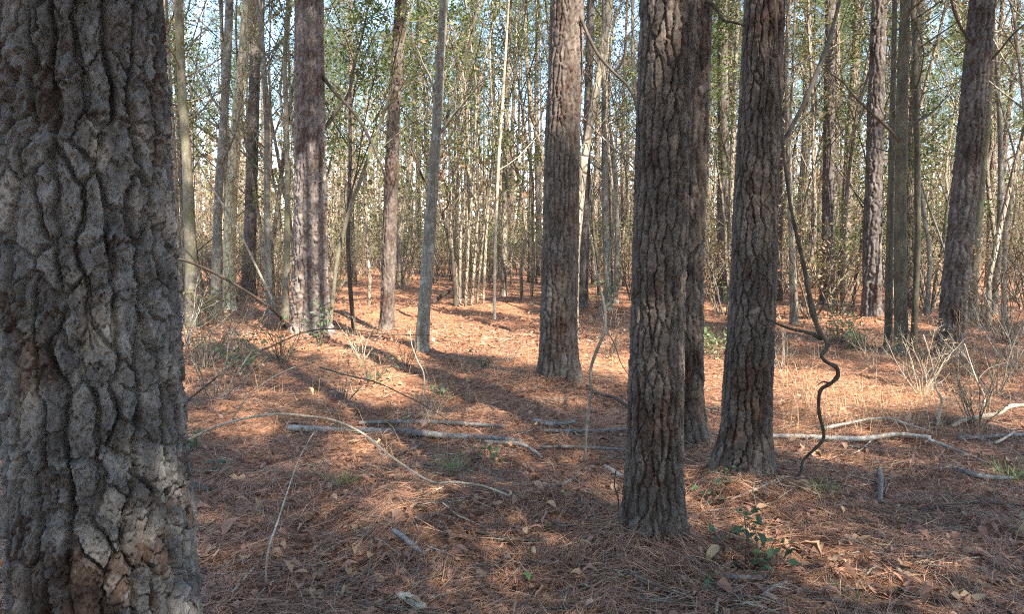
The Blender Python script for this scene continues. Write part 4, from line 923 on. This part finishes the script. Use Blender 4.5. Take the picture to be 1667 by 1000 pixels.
def pine_straw():
    rng = np.random.default_rng(5)
    x1, y1 = ground_samples(64000, 1.5, 6.5, rng); x2, y2 = ground_samples(26000, 6.5, 14, rng)
    x = np.concatenate([x1, x2]); y = np.concatenate([y1, y2]); keep = rng.random(len(x)) < -.15 + 1.9 * fbm(x * 2.2, y * 2.2, seed=21)
    x, y = x[keep], y[keep]
    for k in NEAR:                       # straw shed against the trunk bases
        b = NEAR[k][1]
        if 2.5 < b.y < 13:
            a = rng.uniform(0, 6.28, 420); q = rng.uniform(.12, .36, 420) * (1 + .02 * b.y); x = np.concatenate([x, b.x + np.cos(a) * q]); y = np.concatenate([y, b.y + np.sin(a) * q])
    m = len(x)
    ang = (fbm(x * 1.6, y * 1.6, seed=25) - .5) * 14 + rng.normal(0, 1.3, m); tilt = rng.normal(.02, .19, m) + .35 * (rng.random(m) < .05) * rng.random(m)
    rep = 2; x, y, ang, tilt = (np.repeat(q, rep) for q in (x, y, ang, tilt)); m = len(x)
    ang = ang + rng.normal(0, .11, m); L = rng.uniform(.09, .2, m); far = sstep(4, 12, y); w = (.0007 + .0013 * far + .0005 * rng.random(m))
    curv = rng.normal(0, .35, m); dx, dy = np.cos(ang), np.sin(ang); d2x, d2y = np.cos(ang + curv), np.sin(ang + curv)
    zb = .004 + .022 * rng.random(m) ** 1.5
    p0 = np.stack([x, y, 0 * x], -1); p1 = p0 + np.stack([dx * L * .5, dy * L * .5, 0 * x], -1); p2 = p1 + np.stack([d2x * L * .5, d2y * L * .5, 0 * x], -1)
    for p, f in ((p0, 0), (p1, .5), (p2, 1)): p[:, 2] = g(p[:, 0], p[:, 1]) + (fbm(p[:, 0] * 9, p[:, 1] * 9, seed=8) - .5) * .03 + zb + np.abs(tilt) * L * f * (1 if f < 1 else .8)
    s0 = np.stack([-dy, dx, rng.normal(0, .5, m)], -1) * w[:, None]
    V = np.stack([p0 - s0, p0 + s0, p1 + s0, p1 - s0, p2], 1).reshape(-1, 3); i0 = np.arange(m)[:, None] * 5
    o = link('pine_straw', mk_mesh('pine_straw', V, [i0 + np.array([0, 1, 2, 3]), i0 + np.array([3, 2, 4])], M['straw'], False))
    o['kind'] = 'stuff'; o['label'] = 'fallen rust-brown pine needles carpeting the ground'; o['category'] = 'pine straw'
pine_straw()

def leaf_shape(seed, n=5, curl=.25, lobed=False):
    rnd = random.Random(seed); t = np.linspace(0, 1, n + 2); w = .5 * np.sin(np.pi * t ** .85) ** .8 * .5
    if lobed: w = w * np.array([1, 1.3, .6, 1.35, .65, 1.15, 1][:n + 2])
    z = curl * .5 * np.sin(np.pi * t) * rnd.choice([1, -1]) + curl * .3 * t ** 2; bend = rnd.uniform(-.12, .12) * np.sin(np.pi * t)
    V = []; up = rnd.uniform(.15, .8)
    for k in range(n + 2): V += [(t[k], bend[k] - w[k], z[k] + up * w[k]), (t[k], bend[k], z[k]), (t[k], bend[k] + w[k], z[k] + up * w[k] * rnd.uniform(.5, 1.3))]
    Q = []
    for k in range(n + 1):
        a = k * 3; Q += [(a, a + 3, a + 4, a + 1), (a + 1, a + 4, a + 5, a + 2)]
    return np.array(V), np.array(Q)
LEAVES = []
for k in range(8):
    V, Q = leaf_shape(700 + k, 5, .3 + .07 * k, k % 3 == 1); V[:, 0] -= .5; V[:, 2] += .10 * (vnoise(V[:, 0] * 5, V[:, 1] * 5, seed=k) - .5)
    LEAVES.append((V, Q))
SMALL = [leaf_shape(740 + k, 2, .5, False) for k in range(8)]
for V, Q in SMALL: V[:, 0] -= .5; V[:, 1] *= 1.3
def leaf_litter():
    rng = np.random.default_rng(9); Vs, Qs, off = [], [], 0
    x, y = ground_samples(13800, 1.8, 13, rng); keep = rng.random(len(x)) < .15 + 1.1 * vnoise(x * 1.4, y * 1.4, seed=31); x, y = x[keep], y[keep]
    z = g(x, y) + (fbm(x * 9, y * 9, seed=8) - .5) * .03 + .012
    for k in range(len(x)):
        V, Q = SMALL[k % 8]; s = rng.uniform(.018, .065); a = rng.uniform(0, 6.28); e, f = rng.normal(0, .35, 2)
        P = V * s * np.array([1, rng.uniform(.7, 1.1), rng.choice([1, -1])]); P[:, 2] += P[:, 0] * e + P[:, 1] * f; P[:, 2] += .35 * s * abs(e)
        c, s2 = math.cos(a), math.sin(a); Vs.append(np.stack([P[:, 0] * c - P[:, 1] * s2 + x[k], P[:, 0] * s2 + P[:, 1] * c + y[k], P[:, 2] + z[k]], -1)); Qs.append(Q + off); off += len(V)
    # beyond: flat chips too small to tell apart
    x, y = ground_samples(26000, 10, 45, rng); c = np.stack([x, y, g(x, y) + .015 + .03 * rng.random(len(x))], -1)
    V2, Q2 = leaf_quads(c, .085, rng, 1.2, 2.2)
    o = link('leaf_litter', mk_mesh('leaf_litter', np.vstack(Vs + [V2]), [np.vstack(Qs), Q2 + off], M['litter'], False))
    o['kind'] = 'stuff'; o['label'] = 'small dry brown leaves scattered through the straw'; o['category'] = 'leaf litter'
leaf_litter()

def fallen_leaves():
    rng = np.random.default_rng(19); cols = ['leaf_tan', 'litter']
    def mat1(nm, c):
        m, nt, b = new_mat(nm); n_ = noise_node(nt, 30, 4, .6, obj_vec(nt)); r = ramp(nt, n_.outputs['Fac'], [(.3, tuple(q * .75 for q in c)), (.7, c)]); nt.links.new(r.outputs['Color'], b.inputs['Base Color']); b.inputs['Roughness'].default_value = .6; return m
    mats = [mat1('dry_leaf_tan', (.38, .22, .12)), mat1('dry_leaf_brown', (.26, .125, .075)), mat1('dry_leaf_pink', (.29, .155, .10)), mat1('dry_leaf_buff', (.42, .28, .15))]
    mesh = [[mk_mesh('fallen_leaf', V, [Q], mt) for V, Q in LEAVES] for mt in mats]
    green = [mk_mesh('fallen_leaf', LEAVES[0][0], [LEAVES[0][1]], mat1('green_leaf', (.12, .20, .06)))]
    def put(px, py, size, rz, me, lb, grp):
        o = gp(px, py, .036); d = thing('fallen_leaf', lb, 'leaf', o, grp, data=me); d.scale = (size, size * .9, size); d.rotation_euler = (rng.normal(0, .3), rng.normal(0, .3), rz)
    sp = [(395, 786, .15, .3, 3, 'large buff leaf right of the huge left trunk'), (432, 772, .09, 1.2, 2, 'pinkish leaf next to the large buff leaf'), (375, 872, .12, 1.4, 2, 'upright curled pink leaf right of the huge left trunk'),
          (400, 917, .06, .2, 3, 'small bright buff leaf at lower left'), (1395, 886, .12, -.1, 0, 'broad tan leaf in the shaded straw at lower right'), (1312, 915, .11, -.7, 0, 'folded tan leaf below the broad tan leaf'),
          (1338, 928, .08, -.5, 3, 'pale pointed leaf beside the folded tan leaf'), (1660, 850, .1, .5, 3, 'buff leaf cut by the right edge'), (1575, 985, .12, -.2, 3, 'yellowish leaf near the bottom right corner'),
          (858, 877, .06, 1.5, 3, 'small pale leaf at the tip of the slim dark stick'), (920, 880, .07, .4, 2, 'curled pinkish leaf right of the slim dark stick'), (588, 958, .06, .5, 3, 'small cream leaf near the bottom left of centre'),
          (885, 992, .08, .2, 0, 'tan leaf at the bottom edge in the centre'), (1015, 950, .07, -.9, 3, 'narrow buff leaf left of the thin dark twig'), (830, 815, .05, 1.3, 3, 'pale leaf at the tip of the arching twig'),
          (1172, 800, .07, 0, 2, 'pale pink leaf between the two dark right-middle trunks'), (1160, 915, .09, .6, 3, 'orange-buff leaf under the dark teal seedlings'), (940, 925, .1, .8, 1, 'brown oak-like leaf at lower centre')]
    for q in sp: put(q[0], q[1], q[2], q[3], mesh[q[4]][int(rng.integers(0, 8))], q[5], 'larger fallen leaves')
    put(859, 953, .06, 1.8, green[0], 'single green leaf on the straw at the bottom centre', 'larger fallen leaves')
    m = 0
    while m < 220:
        px, py = rng.uniform(300, 1667), 560 + 440 * rng.random() ** .8
        o = gp(px, py)
        if any((o.x - NEAR[k][1].x) ** 2 + (o.y - NEAR[k][1].y) ** 2 < .09 for k in NEAR): continue
        ci = int(rng.integers(0, 4))
        where = 'straw right of the huge left trunk' if px < 560 else 'straw left of the dark middle pine' if px < 1040 else 'straw before the vine-hung pine' if px < 1300 else 'straw at lower right'
        where = 'straw behind the fallen logs, ' + ('left side' if px < 833 else 'right side') if py < 690 else where
        put(px, py, rng.uniform(.05, .10), rng.uniform(0, 6.28), mesh[ci][int(rng.integers(0, 8))], 'small ' + ('tan', 'dark brown', 'reddish brown', 'buff')[ci] + ' dry leaf on the ' + where, 'dry leaves on the straw'); m += 1
fallen_leaves()

def twig_litter():
    rng = np.random.default_rng(29); rnd = random.Random(29); ge = Geo()
    x, y = ground_samples(1500, 2.2, 16, rng)
    for k in range(len(x)):
        a = rnd.uniform(0, 6.28); L = rnd.uniform(.08, .5); e = rnd.uniform(-.3, .3); pts = []
        for t in (0, .35, .7, 1): px, py = x[k] + math.cos(a + e * t) * L * t, y[k] + math.sin(a + e * t) * L * t; pts.append((px, py, gf(px, py) + .012 + rnd.uniform(0, .03)))
        r = rnd.uniform(.0015, .005); ge.tube(pts, [r, r, r * .8, r * .5], 4, False)
    o = link('twig_litter', ge.mesh('twig_litter', M['sap_far'])); o['kind'] = 'stuff'; o['label'] = 'small dead twigs strewn over the straw'; o['category'] = 'twigs'
twig_litter()

def dry_stalks():
    rng = np.random.default_rng(39)
    xa, ya = ground_samples(2600, 5.2, 13, rng, 1270, 1740); xb, yb = ground_samples(1300, 4.5, 13, rng, 280, 1250)
    x = np.concatenate([xa, xb]); y = np.concatenate([ya, yb]); kp = vnoise(x * 1.1, y * 1.1, seed=44) > .42; x, y = x[kp], y[kp]
    m = len(x); a = rng.uniform(0, 6.28, m); L = rng.uniform(.08, .42, m); b0 = np.stack([x, y, g(x, y)], -1)
    d = np.stack([np.cos(a) * .5, np.sin(a) * .5, np.full(m, .85)], -1); s_ = np.stack([-np.sin(a), np.cos(a), 0 * a], -1) * .0016
    mid = b0 + d * L[:, None] * .55; tip = b0 + d * L[:, None] + np.stack([np.cos(a), np.sin(a), -.3 + 0 * a], -1) * L[:, None] * .35
    V = np.stack([b0 - s_, b0 + s_, mid + s_, mid - s_, tip], 1).reshape(-1, 3); i0 = np.arange(m)[:, None] * 5
    o = link('dry_grass', mk_mesh('dry_grass', V, [i0 + np.array([0, 1, 2, 3]), i0 + np.array([3, 2, 4])], M['dry_grass'], False)); o['kind'] = 'stuff'; o['label'] = 'sparse dry grass stalks standing in the straw'; o['category'] = 'dry grass'
dry_stalks()
